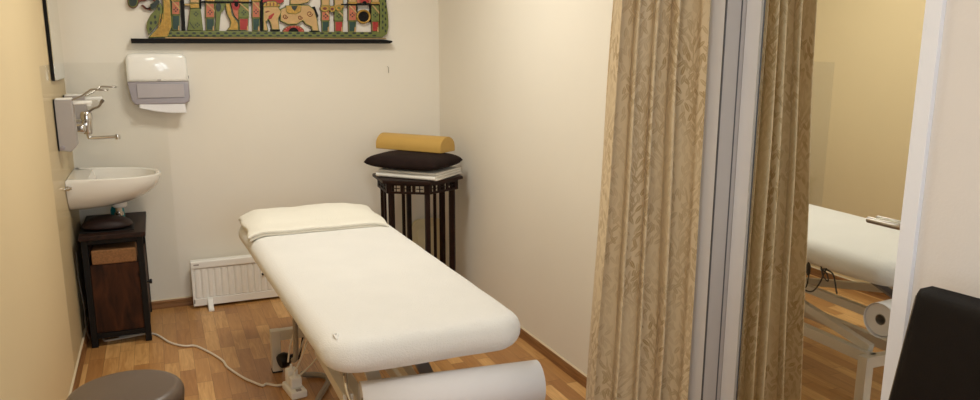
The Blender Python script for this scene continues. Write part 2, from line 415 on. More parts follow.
bm = B(); box(bm, (WX0+.05, YF-.064, WZ0+.05), (WX1-.05, YF-.058, WZ1-.05)); obj('window_pane', bm, M.glass, win)

bm = B()
for a, b_ in (((LY0, WZ0), (LY1, WZ0+.05)), ((LY0, WZ1-.05), (LY1, WZ1)), ((LY0, WZ0), (LY0+.05, WZ1)), ((LY1-.05, WZ0), (LY1, WZ1)), ((-.33, WZ0), (-.27, WZ1))):
    box(bm, (XL-.09, a[0], a[1]), (XL-.03, b_[0], b_[1]), .004)
win2 = struct('added_window_2', bm, M.white)  # unseen window, added to throw cool light on the door side
bm = B(); box(bm, (XL-.064, LY0+.05, WZ0+.05), (XL-.058, LY1-.05, WZ1-.05)); obj('window_pane', bm, M.glass, win2)

def skirting(name, a, b_, nrm):
    """wooden skirting with a thin white sealant line on top, from a to b_, growing along nrm"""
    bm = B(); a = Vector(a); b_ = Vector(b_); d = (b_-a).normalized(); n = Vector(nrm)
    mx = Matrix(((n.x, 0, d.x, a.x), (n.y, 0, d.y, a.y), (0, 1, 0, 0), (0, 0, 0, 1)))
    L = (b_-a).length
    prism(bm, [(0, 0), (.018, 0), (.018, .012), (.013, .026), (.014, .04), (.009, .048), (0, .048)], 0, L, mx, 0, 0)
    prism(bm, [(0, .048), (.008, .048), (.004, .052), (0, .053)], 0, L, mx, 0, 1)
    return struct(name, bm, [M.base_wood, M.caulk])
skirting('baseboard_back', (XL, YB, 0), (XR, YB, 0), (0, -1, 0))
skirting('baseboard_left', (XL, YF, 0), (XL, YB-.018, 0), (1, 0, 0))
skirting('baseboard_right', (XR, DY1+.075, 0), (XR, YB-.018, 0), (-1, 0, 0))
skirting('baseboard_front', (XR, YF, 0), (XR, DY0-.05, 0), (-1, 0, 0))

# door casing, jamb, mirrored door leaf
bm = B()
box(bm, (XR-.003, DY1, 0), (XR, DY1+.07, DZ+.07), .0005)
box(bm, (XR-.014, DY0-.044, 0), (XR, DY0, DZ+.07), .0012)
box(bm, (XR-.014, DY0-.044, DZ), (XR, DY1+.07, DZ+.07), .004)
struct('trim_1', bm, M.white)
bm = B()
box(bm, (XR, DY1-.004, 0), (XR+.16, DY1, DZ)); box(bm, (XR, DY0, 0), (XR+.16, DY0+.004, DZ)); box(bm, (XR, DY0, DZ-.004), (XR+.16, DY1, DZ))
box(bm, (XR-.0032, DY1-.0055, 0), (XR+.0015, DY1-.0008, DZ), 0, 1)  # dark strip painting in the shadow gap beside the casing
box(bm, (1.768, DY1-.0055, 0), (1.7725, DY1-.0035, DZ), 0, 1)  # dark strip painting in the gap shade beside the door leaf
struct('trim_2', bm, [M.reveal, M.darkgrey])
DP = T(1.785, 1.98, 0) @ Rz(-.014)
bm = B(); box(bm, (.0015, -.655, .01), (.04, .040, DZ-.008), .003, 0, DP)
door = struct('door_1', bm, M.white)
bm = B(); box(bm, (-.0005, -.668, .02), (.0014, -.031, DZ-.09), .0008, 0, DP)
mp = obj('mirror_panel', bm, M.mirror, door, 0); mp['label'] = 'tall mirror covering the white door'
bm = B()
hz = 1.053
lathe(bm, [(0, 0), (.024, 0), (.024, .006), (.02, .009), (0, .009)], DP @ T(-.0005, -.637, hz) @ Ry(-PI/2), 24)
tube(bm, [DP @ Vector(p) for p in catmull([(-.006, -.635, hz), (-.012, -.634, hz), (-.0165, -.625, hz), (-.018, -.61, hz), (-.018, -.56, hz), (-.018, -.525, hz)], 6)], .0085, 14)
obj('door_handle', bm, M.steel, door)['label'] = 'brushed metal lever handle'

# clear splash panels around the basin
bm = B(); box(bm, (XL+.0005, 3.80, .06), (XL+.003, YB-.004, 1.44), .0008)
tag(obj('splash_panel', bm, M.splash), 'clear acrylic splash panel on the left wall behind the basin', 'splash panel', 'splash panels')
bm = B(); box(bm, (XL+.004, YB-.003, .06), (.045, YB-.0005, 1.44), .0008)
tag(obj('splash_panel', bm, M.splash), 'clear acrylic splash panel on the back wall behind the towel dispenser', 'splash panel', 'splash panels')

# ------------------------------------------------------------------ massage table
ZT, ZCn, RR = .695, .639, .056
mt = thing('massage_table', 'electric massage table with white sheeted top, seen directly in the middle of the room', 'massage table', (.67, 3.0, 0))
def inset_quad(d, rc=.105):
    """rounded quad outline of the mattress plan, inset by d"""
    q = [Vector(p) for p in ((.381, 2.012), (1.018, 2.012), (1.000, 3.87), (.308, 3.87))]
    n = len(q); inner = []
    for i in range(n):
        p = q[i]; a = (p-q[i-1]).normalized(); b_ = (q[(i+1) % n]-p).normalized()
        na = Vector((-a.y, a.x)); nb = Vector((-b_.y, b_.x))
        k = 1+na.dot(nb); inner.append((p+(na+nb)/k*rc, na, nb))
    out = []
    r = max(rc-d, 0)
    for c, na, nb in inner:
        a0 = math.atan2(-na.y, -na.x); a1 = math.atan2(-nb.y, -nb.x)
        while a1 < a0: a1 += 2*PI
        for k in range(9):
            t = a0+(a1-a0)*k/8; out.append(c+r*Vector((cos(t), sin(t))))
    # subdivide the straight runs
    res = []
    for i, p in enumerate(out):
        res.append(p); nx = out[(i+1) % len(out)]
        if (nx-p).length > .2 or (i+1) % 9 == 0:
            for k in range(1, 12): res.append(p.lerp(nx, k/12))
    return res
bm = B(); rings = []
prof = [(.07, -RR)]+[(RR*(1-cos(t)), RR*sin(t)) for t in [(-90+15*k)*PI/180 for k in range(13)]]+[(.075, RR+.003), (.1, RR+.005)]
for d, dz in prof:
    ring = []
    for p in inset_quad(d):
        w = .004*noise.noise(Vector((p.x*7, p.y*7, dz*12)))
        zz = ZCn+dz+(w if dz < .05 else w*.4)
        ring.append(bm.verts.new((p.x, p.y, zz)))
    rings.append(ring)
n = len(rings[0])
for a, b_ in zip(rings[:-1], rings[1:]):
    for k in range(n): bm.faces.new((a[k], a[(k+1) % n], b_[(k+1) % n], b_[k]))
bm.faces.new(rings[0][::-1]); bm.faces.new(rings[-1])
bmesh.ops.triangulate(bm, faces=[f for f in bm.faces if len(f.verts) > 4])
mattress = obj('mattress', bm, M.sheet, mt, 60)
# corner tie of the sheet
bm = B()
c0 = Vector((.425, 2.10, .690))
tube(bm, catmull([c0+Vector(v) for v in ((-.004, -.022, -.002), (0, -.010, .004), (.005, .004, .006), (-.004, .009, .005), (-.007, -.004, .005), (-.002, -.024, -.002))], 6), .003, 6)
obj('sheet_tie', bm, M.sheet, mattress)

def frame_part(name, fn, m=M.frame):
    bm = B(); fn(bm); return obj(name, bm, m, mt)
frame_part('upper_frame', lambda bm: (
    bar(bm, (.55, 2.3, .56), (.5, 3.8, .56), .03, .044), bar(bm, (.84, 2.3, .56), (.86, 3.8, .56), .03, .044),
    bar(bm, (.54, 2.32, .56), (.86, 2.32, .56), .03, .04), bar(bm, (.47, 3.78, .56), (.89, 3.78, .56), .03, .04),
    bar(bm, (.49, 3.0, .56), (.88, 3.0, .56), .03, .04)))
frame_part('base_frame', lambda bm: (
    bar(bm, (.62, 2.2, .20), (.62, 3.55, .20), .04, .05), bar(bm, (.82, 2.2, .20), (.82, 3.55, .20), .04, .05),
    bar(bm, (.43, 3.55, .182), (.89, 3.55, .182), .04, .05), bar(bm, (.45, 2.2, .20), (.87, 2.2, .20), .04, .05)))
for (x, y, zt) in ((.428, 3.55, .208), (.892, 3.55, .208), (.45, 2.2, .228), (.87, 2.2, .228)):
    bm = B(); box(bm, (x-.022, y-.025, .006), (x+.022, y+.025, zt), .005)
    lg = obj('leg', bm, M.frame, mt)
    bm = B(); box(bm, (x-.024, y-.027, 0), (x+.024, y+.027, .008), .002); obj('foot_pad', bm, M.rubber, lg)
for x, y0, z0, y1, z1 in ((.458, 2.98, .305, 2.12, .474), (.80, 2.24, .235, 3.45, .455), (.75, 2.25, .37, 3.4, .385)):
    bm = B(); bar(bm, (x+(.07 if x < .5 else 0), y0, z0), (x, y1, z1), .032, .038); obj('lift_arm', bm, M.frame, mt)
bm = B()
lathe(bm, [(0, 0), (.032, 0), (.032, .3), (.022, .31), (.02, .5), (0, .5)], T(.67, 3.3, .26) @ Rx(rad(48)), 20)
box(bm, (.62, 3.24, .25), (.72, 3.38, .34), .01)
obj('actuator', bm, M.darkgrey, mt)
# dark bracket plates at the foot end carrying the roll
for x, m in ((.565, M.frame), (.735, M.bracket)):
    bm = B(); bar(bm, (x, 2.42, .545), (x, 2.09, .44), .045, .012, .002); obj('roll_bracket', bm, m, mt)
bm = B()
RC = Vector((.78, 2.055, .475)); RRad = .069
RM = T(.49, 2.075, RC.z) @ Rz(-.11)
rod = [RM @ Vector((-.015, 0, 0)), RM @ Vector((.5, 0, 0))]
tube(bm, rod, .008, 10)
tube(bm, catmull([(.475, 2.077, RC.z), (.458, 2.09, RC.z+.01), (.452, 2.12, RC.z+.055), (.47, 2.16, RC.z+.08), (.55, 2.2, RC.z+.085)], 8), .006, 8)
obj('roll_holder', bm, M.chrome, mt)
# hand switch and hanging leads below the right edge
bm = B()
tube(bm, catmull([(.97, 2.62, .60), (.975, 2.56, .53), (.975, 2.50, .465), (.97, 2.44, .455), (.968, 2.40, .50), (.97, 2.37, .57), (.965, 2.36, .60)], 8), .0035, 8)
tube(bm, catmull([(.97, 2.40, .60), (.98, 2.37, .55), (.97, 2.35, .53), (.97, 2.36, .56), (.975, 2.39, .575), (.97, 2.33, .57), (.97, 2.30, .50), (.97, 2.295, .49)], 8), .0035, 8)
tube(bm, catmull([(.97, 2.47, .60), (.97, 2.468, .575)], 4), .003, 8)
tube(bm, catmull([(.97, 2.46, .53), (.975, 2.465, .47), (.965, 2.52, .44), (.9, 2.62, .40)], 8), .003, 8)
hc = obj('hanging_cord', bm, M.cable_d, mt)
bm = B(); tube(bm, [(.97, 2.468, .58), (.97, 2.467, .565), (.97, 2.464, .535), (.97, 2.462, .525)], [.006, .011, .009, .005], 10); obj('plug', bm, M.cable_d, hc)

# paper roll on the holder
pr = thing('paper_roll', 'roll of white couch paper hanging at the foot end of the massage table', 'paper roll', (.78, RC.y, RC.z-RRad))
bm = B()
def spiral(turns, r0, r1, x):
    return None
L0, L1 = 0, .548
mxr = RM @ Ry(PI/2)
w = L1-L0
lathe(bm, [(.0225, 0), (RRad-.006, 0), (RRad-.003, .004), (RRad-.003, w-.004), (RRad-.006, w), (.0225, w), (.0225, 0)], mxr, 48)
obj('roll_body', bm, M.paper, pr, 40)
bm = B(); lathe(bm, [(.022, .002), (.0195, -.001), (.0195, w+.001), (.022, w-.002)], mxr, 28); obj('roll_core', bm, M.core, pr, 40)
bm = B()   # loose outer turn
def loose(u, v):
    a = u*2*PI*1.02-PI*.42
    r = RRad-.0015+.004*max(0, -sin(a))**2+.0015*u
    return RM @ Vector((L0-.004+v*(w+.012), r*cos(a), r*sin(a)))
grid(bm, loose, 60, 2)
ol = obj('loose_sheet', bm, M.paper, pr, 60)
sm = ol.modifiers.new('thick', 'SOLIDIFY'); sm.thickness = .0012

# folded blanket over the head end
bm = B()
def slab(bm, x0, x1, y0, y1, z0, z1, seed, droop=.05):
    def f(u, v, top):
        u = (1-cos(PI*u))/2; v = (1-cos(PI*v))/2          # rows crowd at the rounded edges
        def edge(d): return math.sqrt(max(0, 1-(1-min(1, d/.011))**2))
        e = edge(min(u, 1-u)*(x1-x0)); g = edge(min(v, 1-v)*(y1-y0))
        x = x0+(x1-x0)*u+.012*noise.noise(Vector((v*4, seed, 1.3))); y = y0+(y1-y0)*v+.012*noise.noise(Vector((u*5, seed, 4.1)))+.03*sin(u*PI)*(v)
        th = (z1-z0)*e*g
        zc = (z0+z1)/2+.004*noise.noise(Vector((u*4, v*3, seed)))+.005*noise.noise(Vector((u*9, v*2, seed+3)))*v
        k = max(0, (u-.86)/.14); zc -= droop*k*k*(.35+.65*(1-v))
        k = max(0, (.13-u)/.13); zc -= droop*.8*k*k
        zc += .02*sin(PI*min(1, max(0, (v-.25)/.75)))*min(1, u*6)*min(1, (1-u)*6); k2 = max(0, (v-.8)/.2); zc -= .02*k2*k2
        return Vector((x, y, zc+(th/2 if top else -th/2)))
    A = grid(bm, lambda u, v: f(u, v, True), 44, 30); Bb = grid(bm, lambda u, v: f(u, v, False), 44, 30)
slab(bm, .332, .958, 3.395, 3.88, .698, .714, 5.1, .025)
slab(bm, .326, .966, 3.392, 3.89, .7115, .7285, 5.1, .025)
tag(obj('folded_blanket', bm, M.towel, None, 60), 'folded cream fleece blanket lying across the head end of the massage table', 'blanket')

# ------------------------------------------------------------------ power strip, leads
ps = thing('power_strip', 'white power strip standing on the floor by the massage table leg', 'power strip', (.468, 3.25, 0))
mx = T(.468, 3.255, 0) @ Rz(rad(8))
bm = B(); box(bm, (-.036, -.058, 0), (.036, .09, .036), .008, 0, mx, 3); obj('housing', bm, M.whitepl, ps)
bm = B(); box(bm, (-.012, -.053, .034), (.012, -.034, .041), .003, 0, mx); obj('switch', bm, M.greypl2, ps)
for k, (dy, h) in enumerate(((.0, .05), (.052, .068))):
    bm = B(); box(bm, (-.025, dy-.022, .0362), (.025, dy+.022, .0362+h), .008, 0, mx, 3)
    tube(bm, [mx @ Vector((.0, dy, .0362+h-.004)), mx @ Vector((0, dy, .0362+h+.02))], [.009, .005], 10)
    tag(obj('power_adapter', bm, M.whitepl), ('low white adapter plugged into the nearer end of the floor power strip', 'taller white adapter plugged into the farther end of the floor power strip')[k], 'adapter', 'adapters in the power strip')
bm = B()
mx2 = T(.462, 3.5, .072) @ Rz(.3)
lathe(bm, [(0, 0), (.03, 0), (.036, .01), (.036, .035), (.026, .05), (.012, .06), (.008, .09), (0, .09)], mx2 @ Ry(rad(80)) @ T(0, 0, -.03), 20)
tube(bm, catmull([(.50, 3.52, .075), (.53, 3.54, .05), (.56, 3.56, .15), (.57, 3.5, .27)], 8), .005, 8)
tag(obj('black_plug', bm, M.blackpl), 'black mains plug hanging behind the white power strip', 'plug')
bm = B()
tube(bm, catmull([(-.36, 4.32, .006), (-.34, 4.29, .006), (-.255, 4.30, .006), (-.123, 4.31, .006), (-.036, 4.131, .006), (.03, 4.05, .006), (.081, 4.03, .006), (.13, 3.94, .006), (.168, 3.853, .006), (.20, 3.76, .006), (.214, 3.671, .006), (.268, 3.522, .006), (.30, 3.46, .006), (.34, 3.395, .006), (.36, 3.405, .006), (.40, 3.365, .008), (.44, 3.34, .02), (.455, 3.335, .03)], 10), .0055, 8)
tag(obj('extension_cord', bm, M.cable_w), 'white cord snaking over the parquet from the cabinet to the power strip', 'cord')
bm = B()
tube(bm, catmull([(-.36, 4.36, .006), (-.27, 4.40, .006), (-.20, 4.43, .006), (-.15, 4.40, .006), (-.2, 4.36, .007), (-.28, 4.33, .006), (-.18, 4.33, .008), (-.13, 4.345, .006)], 8), .005, 8)
tag(obj('coiled_cord', bm, M.cable_w), 'loose loop of white cord lying under the dark cabinet', 'cord')
bm = B()
tube(bm, catmull([(-.428, 4.195, .52), (-.430, 4.19, .4), (-.418, 4.17, .25), (-.420, 4.18, .12), (-.41, 4.21, .05)], 10), .0022, 8)
tag(obj('grey_cable', bm, M.cable_d), 'thin grey cable hanging between the cabinet and the left wall', 'cable')
bm = B()
tube(bm, catmull([(.5, 3.33, .5), (.497, 3.325, .4), (.49, 3.315, .3), (.487, 3.31, .2), (.48, 3.30, .15), (.47, 3.31, .14)], 8), .012, 10)
tag(obj('column_cable', bm, M.cable_g), 'thick grey cable hanging down from the massage table to the power strip', 'cable')
bm = B()
tube(bm, catmull([(.53, 3.10, .014), (.56, 3.17, .014), (.60, 3.25, .014), (.63, 3.33, .014), (.60, 3.39, .014), (.55, 3.41, .016), (.52, 3.40, .03)], 8), .013, 10)
tag(obj('floor_hose', bm, M.cable_g), 'thick grey cable bending along the floor beside the power strip', 'cable')
for k, (pp, lab) in enumerate((
    ([(.45, 3.32, .13), (.47, 3.33, .22), (.52, 3.35, .33), (.55, 3.34, .36), (.54, 3.33, .26), (.50, 3.32, .17), (.48, 3.315, .13)], 'thin beige lead looping tallest above the power strip adapters'),
    ([(.47, 3.27, .1), (.51, 3.27, .18), (.55, 3.26, .30), (.57, 3.22, .40), (.575, 3.18, .5)], 'thin beige lead running from the power strip up under the mattress'),
    ([(.49, 3.27, .08), (.54, 3.25, .13), (.60, 3.16, .24), (.64, 3.05, .30), (.66, 3.03, .29)], 'thin beige lead stretching from the power strip towards the middle of the frame'))):
    bm = B(); tube(bm, catmull(pp, 10), .004, 8); tag(obj('thin_lead', bm, M.cable_w), lab, 'cable', 'thin leads over the power strip')

# ------------------------------------------------------------------ wash basin
wb = thing('wash_basin', 'white ceramic wash basin mounted on the left wall', 'wash basin', (XL, 4.47, .685))
cy0, hw, dep = 4.47, .232, .435
def rimpt(t):
    """half-superellipse from the wall outwards: t in 0..1 goes round front"""
    a = -PI/2+PI*t
    ca, sa = cos(a), sin(a)
    x = abs(ca)**.62*dep; y = math.copysign(abs(sa)**.8, sa)*hw
    return Vector((x, y))
bm = B(); NU = 56
def outer(u, v):
    p = rimpt(u); k = 1-v        # v=0 rim, v=1 bottom
    s = (max(0, 1-v**2.2))**.55
    bx, by = .06, .8
    depth = .172+.0*p.x
    # bottom contour: underside slopes up towards the tip
    px = p.x*(.30+.70*s); py = p.y*(.55+.45*s)
    lift = (p.x/dep)*.06*v*0
    z = .872-.165*v-.012*(p.x/dep)*(1-v)
    return Vector((XL+.003+px, cy0+py, z))
grid(bm, outer, NU, 14)
def rim(u, v):
    p = rimpt(u); s = 1-.085*v
    x = p.x*(1-.055*v); y = p.y*(1-.085*v)
    xx = x if x > .03*v else .03*v
    z = .872-.012*(p.x/dep)+.006*sin(v*PI)
    return Vector((XL+.003+xx, cy0+y, z))
grid(bm, rim, NU, 4)
def inner(u, v):
    p = rimpt(u); s = (max(0, 1-v**2.6))**.6
    x0 = max(p.x*(1-.055), .03); y0 = p.y*(1-.085)
    cx, cy = .25, 0
    # a flat shelf next to the wall, then the bowl
    x1 = max(x0, .095)
    tt = min(1, v*5)
    x = x0+(x1-x0)*tt
    x = cx+(x-cx)*(s if v > .2 else 1); y = y0*(s if v > .2 else 1)
    z = .872-.012*(p.x/dep)-(.004*tt if v <= .2 else .004+.125*((v-.2)/.8)**.8)
    return Vector((XL+.003+x, cy0+y, z))
grid(bm, inner, NU, 14)
# the flat deck by the wall and the straight back of the bowl
def deck(u, v):
    a, b_ = inner(0, .2), inner(1, .2); p = a.lerp(b_, u)
    return Vector((XL+.003+(p.x-XL-.003)*v, p.y, p.z+.002*(1-v)))
grid(bm, deck, 12, 2)
grid(bm, lambda u, v: inner(0, .2+.8*v).lerp(inner(1, .2+.8*v), u), 12, 12)
# flat back against the wall and bottom
pts = [outer(0, j/14) for j in range(15)]; pts2 = [outer(1, j/14) for j in range(15)]
for j in range(14):
    a = [bm.verts.new(p) for p in (pts[j], pts[j+1], pts2[j+1], pts2[j])]
    bm.faces.new(a)
bot = [bm.verts.new(outer(i/NU, 1)) for i in range(NU+1)]; bm.faces.new(bot)
obj('bowl', bm, M.ceramic, wb, 50)
bm = B()
tube(bm, [(XL+.002, 4.225, .838), (XL+.03, 4.225, .838)], .006, 10); lathe(bm, [(0, 0), (.012, 0), (.012, .005), (0, .006)], T(XL+.012, 4.228, .838) @ Rx(PI/2), 12)
box(bm, (XL+.002, 4.22, .832), (XL+.02, 4.245, .845), .003)
obj('wall_bracket', bm, M.chrome, wb)
bm = B()
lathe(bm, [(0, .71), (.036, .71), (.036, .690), (.028, .682), (0, .682)], T(-.225, 4.47, 0), 24); obj('drain_cup', bm, M.whitepl, wb)
bm = B()
lathe(bm, [(0, .685), (.017, .685), (.017, .655), (.023, .655), (.023, .64), (.015, .636), (.013, .598), (0, .598)], T(-.232, 4.47, 0), 20); obj('drain_pipe', bm, M.chrome, wb)
bm = B(); lathe(bm, [(0, .742), (.018, .742), (.022, .746), (.012, .748), (0, .749)], T(-.2, 4.47, 0), 20); obj('drain_plug', bm, M.chrome, wb)
tb = thing('spray_bottle', 'teal plastic bottle standing behind the basin drain pipe', 'bottle', (-.245, 4.58, .6))
bm = B(); lathe(bm, [(0, .598), (.032, .598), (.035, .603), (.035, .65), (.028, .668), (.014, .674), (.014, .678), (0, .678)], T(-.245, 4.585, 0), 24); obj('bottle_body', bm, M.teal, tb)
bm = B(); lathe(bm, [(0, .676), (.016, .676), (.016, .69), (0, .69)], T(-.245, 4.585, 0), 16); obj('cap', bm, M.teal, tb)

# faucet
fa = thing('faucet', 'chrome wall faucet with a long lever above the wash basin', 'faucet', (XL, 4.42, 1.05))
bm = B()
lathe(bm, [(0, 0), (.032, 0), (.03, .008), (.02, .012), (.02, .06), (0, .062)], T(XL, 4.36, 1.12) @ Ry(PI/2), 24)
lathe(bm, [(0, 0), (.032, 0), (.03, .008), (.02, .012), (.02, .06), (0, .062)], T(XL, 4.50, 1.12) @ Ry(PI/2), 24)
box(bm, (XL+.045, 4.34, 1.095), (XL+.11, 4.52, 1.145), .018, 0, None, 4)
lathe(bm, [(0, -.04), (.02, -.04), (.024, -.02), (.024, .03), (.028, .035), (.028, .062), (.02, .075), (0, .078)], T(XL+.112, 4.43, 1.125), 24)
obj('body', bm, M.chrome, fa)
bm = B(); tube(bm, catmull([(XL+.112, 4.43, 1.09), (XL+.114, 4.43, 1.068), (XL+.125, 4.43, 1.062), (XL+.14, 4.43, 1.062), (XL+.22, 4.43, 1.064), (XL+.24, 4.43, 1.064)], 6), .0095, 14)
lathe(bm, [(0, -.012), (.0125, -.012), (.014, 0), (.012, .013), (0, .016)], T(XL+.247, 4.43, 1.063), 18); obj('spout', bm, M.chrome, fa)
bm = B(); tube(bm, catmull([(XL+.112, 4.43, 1.198), (XL+.13, 4.42, 1.202), (XL+.15, 4.40, 1.215), (XL+.175, 4.39, 1.225), (XL+.19, 4.385, 1.247), (XL+.198, 4.38, 1.258)], 6), [.006]*24+[.009]*7, 10)
obj('lever', bm, M.steel, fa)

# two elbow operated dispensers on the left wall
def dispenser(y, z0, z1, w, label):
    d = thing('soap_dispenser', label, 'soap dispenser', (XL, y, z0), 'elbow dispensers above the basin')
    bm = B()
    poly = [(0, z0+.008), (w*.62, z0), (w, z0+.03), (w*.96, z1), (0, z1)]
    prism(bm, [(px, pz) for px, pz in poly], -.045, .045, T(XL+.006, y, 0) @ Rx(PI/2), .004)
    obj('housing', bm, M.greypl2, d)
    bm = B(); box(bm, (XL+.0035, y-.047, z0+.006), (XL+.008, y+.047, z1+.004), .002); obj('back_plate', bm, M.blackpl, d)
    bm = B(); box(bm, (XL+.01, y-.04, z1), (XL+w, y+.04, z1+.008), .003)
    box(bm, (XL+w*.55, y-.016, z1-.024), (XL+w+.085, y+.016, z1-.006), .006); box(bm, (XL+w+.06, y-.012, z1-.034), (XL+w+.08, y+.012, z1-.02), .004)
    obj('pump', bm, M.whitepl, d)
    bm = B()
    a = Vector((XL+w*.9, y-.03, z1-.006)); 
    tube(bm, catmull([a, a+Vector((.05, 0, .022)), a+Vector((.085, 0, .046)), a+Vector((.10, 0, .052)), a+Vector((.158, 0, .048)), a+Vector((.166, .03, .048)), a+Vector((.158, .06, .048)), a+Vector((.10, .06, .052)), a+Vector((.085, .06, .046)), a+Vector((.05, .06, .022)), a+Vector((0, .06, 0))], 6), .0035, 8)
    obj('elbow_lever', bm, M.steel, d)
    bm = B(); lathe(bm, [(0, 0), (.011, 0), (.011, .002), (.008, .003), (0, .003)], T(XL+.022, y-.045, z0+.022) @ Rx(PI/2), 16); obj('lock', bm, M.greypl, d)
dispenser(4.165, 1.03, 1.276, .078, 'grey elbow lever soap dispenser on the left wall, nearest to the camera')
dispenser(4.60, 1.15, 1.272, .10, 'elbow lever dispenser on the left wall, farther back behind the front one')

# wall mirror over the basin
wm = thing('wall_mirror', 'frameless wall mirror with a black edge hanging above the basin', 'mirror', (XL, 4.4, 1.365))
bm = B(); box(bm, (XL+.004, 4.165, 1.364), (XL+.016, 4.62, 2.0), .001); obj('backing', bm, M.c_black, wm)
bm = B(); box(bm, (XL+.0162, 4.167, 1.366), (XL+.020, 4.618, 1.998), .001); obj('mirror_glass', bm, M.mirror, wm, 0)

# ------------------------------------------------------------------ paper towel dispenser
td = thing('paper_towel_dispenser', 'white wall paper towel dispenser with a smoky grey lower window', 'towel dispenser', (.02, YB, 1.2))
tx0, tx1, ty = -.137, .178, 4.665
def rrect(x0, x1, z0, z1, r, n=6):
    o = []
    for cx, cz, a0 in ((x1-r, z1-r, 0), (x0+r, z1-r, 90), (x0+r, z0+r, 180), (x1-r, z0+r, 270)):
        for k in range(n+1):
            a = rad(a0+90*k/n); o.append((cx+r*cos(a), cz+r*sin(a)))
    return o
XZ = Matrix(((1, 0, 0, 0), (0, 0, -1, 0), (0, 1, 0, 0), (0, 0, 0, 1)))   # local xy -> world xz, local z -> -y
bm = B()
po = [(tx0-.003, 1.335), (tx1-.002, 1.335), (tx1-.003, 1.38), (tx1-.006, 1.462), (tx1-.012, 1.477), (tx1-.024, 1.487), (tx1-.05, 1.492), (tx0+.04, 1.492), (tx0+.016, 1.487), (tx0+.005, 1.477), (tx0-.001, 1.462), (tx0-.002, 1.38)]
prism(bm, po, -YB+.004, -ty, XZ, .02); obj('cover', bm, mat('glossy_white_plastic', (247, 245, 240), .1, var=.006, vscale=5), td, 60)
bm = B()
pl = [(tx0+.012, 1.235), (tx0+.03, 1.212), (tx1-.03, 1.212), (tx1-.006, 1.225), (tx1-.001, 1.25), (tx1-.002, 1.337), (tx0-.002, 1.337)]
prism(bm, pl, -YB+.004, -ty-.006, XZ, .008); lw = obj('lower_window', bm, M.greypl, td)
bm = B(); prism(bm, [(tx0+.045, 1.25), (tx1-.03, 1.25), (tx1-.03, 1.325), (tx0+.045, 1.325)], -ty-.002, -ty+.0018-.006+.006, XZ, .001)
obj('paper_stack', bm, mat('paper_seen_through_plastic', (176, 168, 170), .35, var=.04, vscale=14), lw)
bm = B(); prism(bm, rrect(.012, .034, 1.343, 1.349, .003, 3), -ty-.001, -ty+.0012, XZ); obj('badge', bm, M.greypl2, td)
bm = B(); box(bm, (tx1-.0035, 4.69, 1.352), (tx1+.0005, 4.70, 1.368), .001); obj('lock', bm, M.darkgrey, td)
bm = B()
def tow(u, v):
    x = -.085+.232*u; 
    zt = 1.222; zb = 1.196-.038*math.sin(min(1, u*1.25)*PI/2)+.004*u
    return Vector((x+.01*v*(u-.5), ty+.02-.03*v+.012*sin(u*PI)*v, zt+(zb-zt)*v+.012*sin(u*PI)*(1-v)))
grid(bm, tow, 24, 8); o = obj('paper_towel', bm, M.paper, None, 60)
sm = o.modifiers.new('thick', 'SOLIDIFY'); sm.thickness = .0012
tag(o, 'white paper towel sticking out below the wall dispenser', 'paper towel')
bm = B(); tube(bm, [(1.361, YB-.001, 1.412), (1.363, YB-.012, 1.405), (1.365, YB-.006, 1.385), (1.366, YB-.004, 1.37)], .0016, 6)
tag(obj('wall_hook', bm, M.steel), 'tiny bent wire hook in the back wall right below the carving', 'hook')

# ------------------------------------------------------------------ carved wall panel on its black ledge
bm = B()
prism(bm, [(-.101, 1.545), (1.362, 1.552), (1.379, 1.560), (1.378, 1.568), (1.34, 1.574), (-.101, 1.571)], -YB+.001, -4.70, XZ, .003)
tag(obj('wall_ledge', bm, M.c_black), 'long thin black wooden ledge on the back wall under the carving', 'shelf')
# outlines were traced on the photograph: a photo point maps onto the carving's own plane
def trace(x, y, Y=4.735):
    yaw, pit, rol, fpx, cyp = .4097816, .2053426, .0012675, 762.05, 210.847
    fw = Vector((sin(yaw)*cos(pit), cos(yaw)*cos(pit), -sin(pit))); r0 = Vector((cos(yaw), -sin(yaw), 0)); u0 = r0.cross(fw)
    d = fw+(r0*cos(rol)+u0*sin(rol))*((x-490)/fpx)-(u0*cos(rol)-r0*sin(rol))*((y-cyp)/fpx)
    k = Y/d.y
    return d.x*k, 1.5+d.z*k
carv = thing('wall_carving', 'painted wooden carving of a procession with an elephant on the back wall', 'carving', (.63, YB-.03, 1.573))
F0 = 4.762
def pp(bm, pts, dep, mi, bev=.0048, f0=F0):
    prism(bm, [trace(x, y) for x, y in pts][::-1], -f0, -(F0-dep), XZ, bev, mi, BR if (bev >= .002 and mi not in (BK, BR)) else None)
def el(cx, cy, rx, ry, n=14, a0=0, a1=360):
    return [(cx+rx*cos(rad(a0+(a1-a0)*k/n)), cy+ry*sin(rad(a0+(a1-a0)*k/n))) for k in range(n)]
def flower(bm, cx, cy, dep, mi=DG):
    for dx, dy in ((0, -1.7), (0, 1.7), (-1.7, 0), (1.7, 0)): pp(bm, el(cx+dx, cy+dy, .8, .8, 6), dep+.0012, mi, 0, F0-dep+.004)
def cpart(name, fn, parent=None):
    bm = B(); fn(bm); return obj(name, bm, CP, parent or carv, 40)
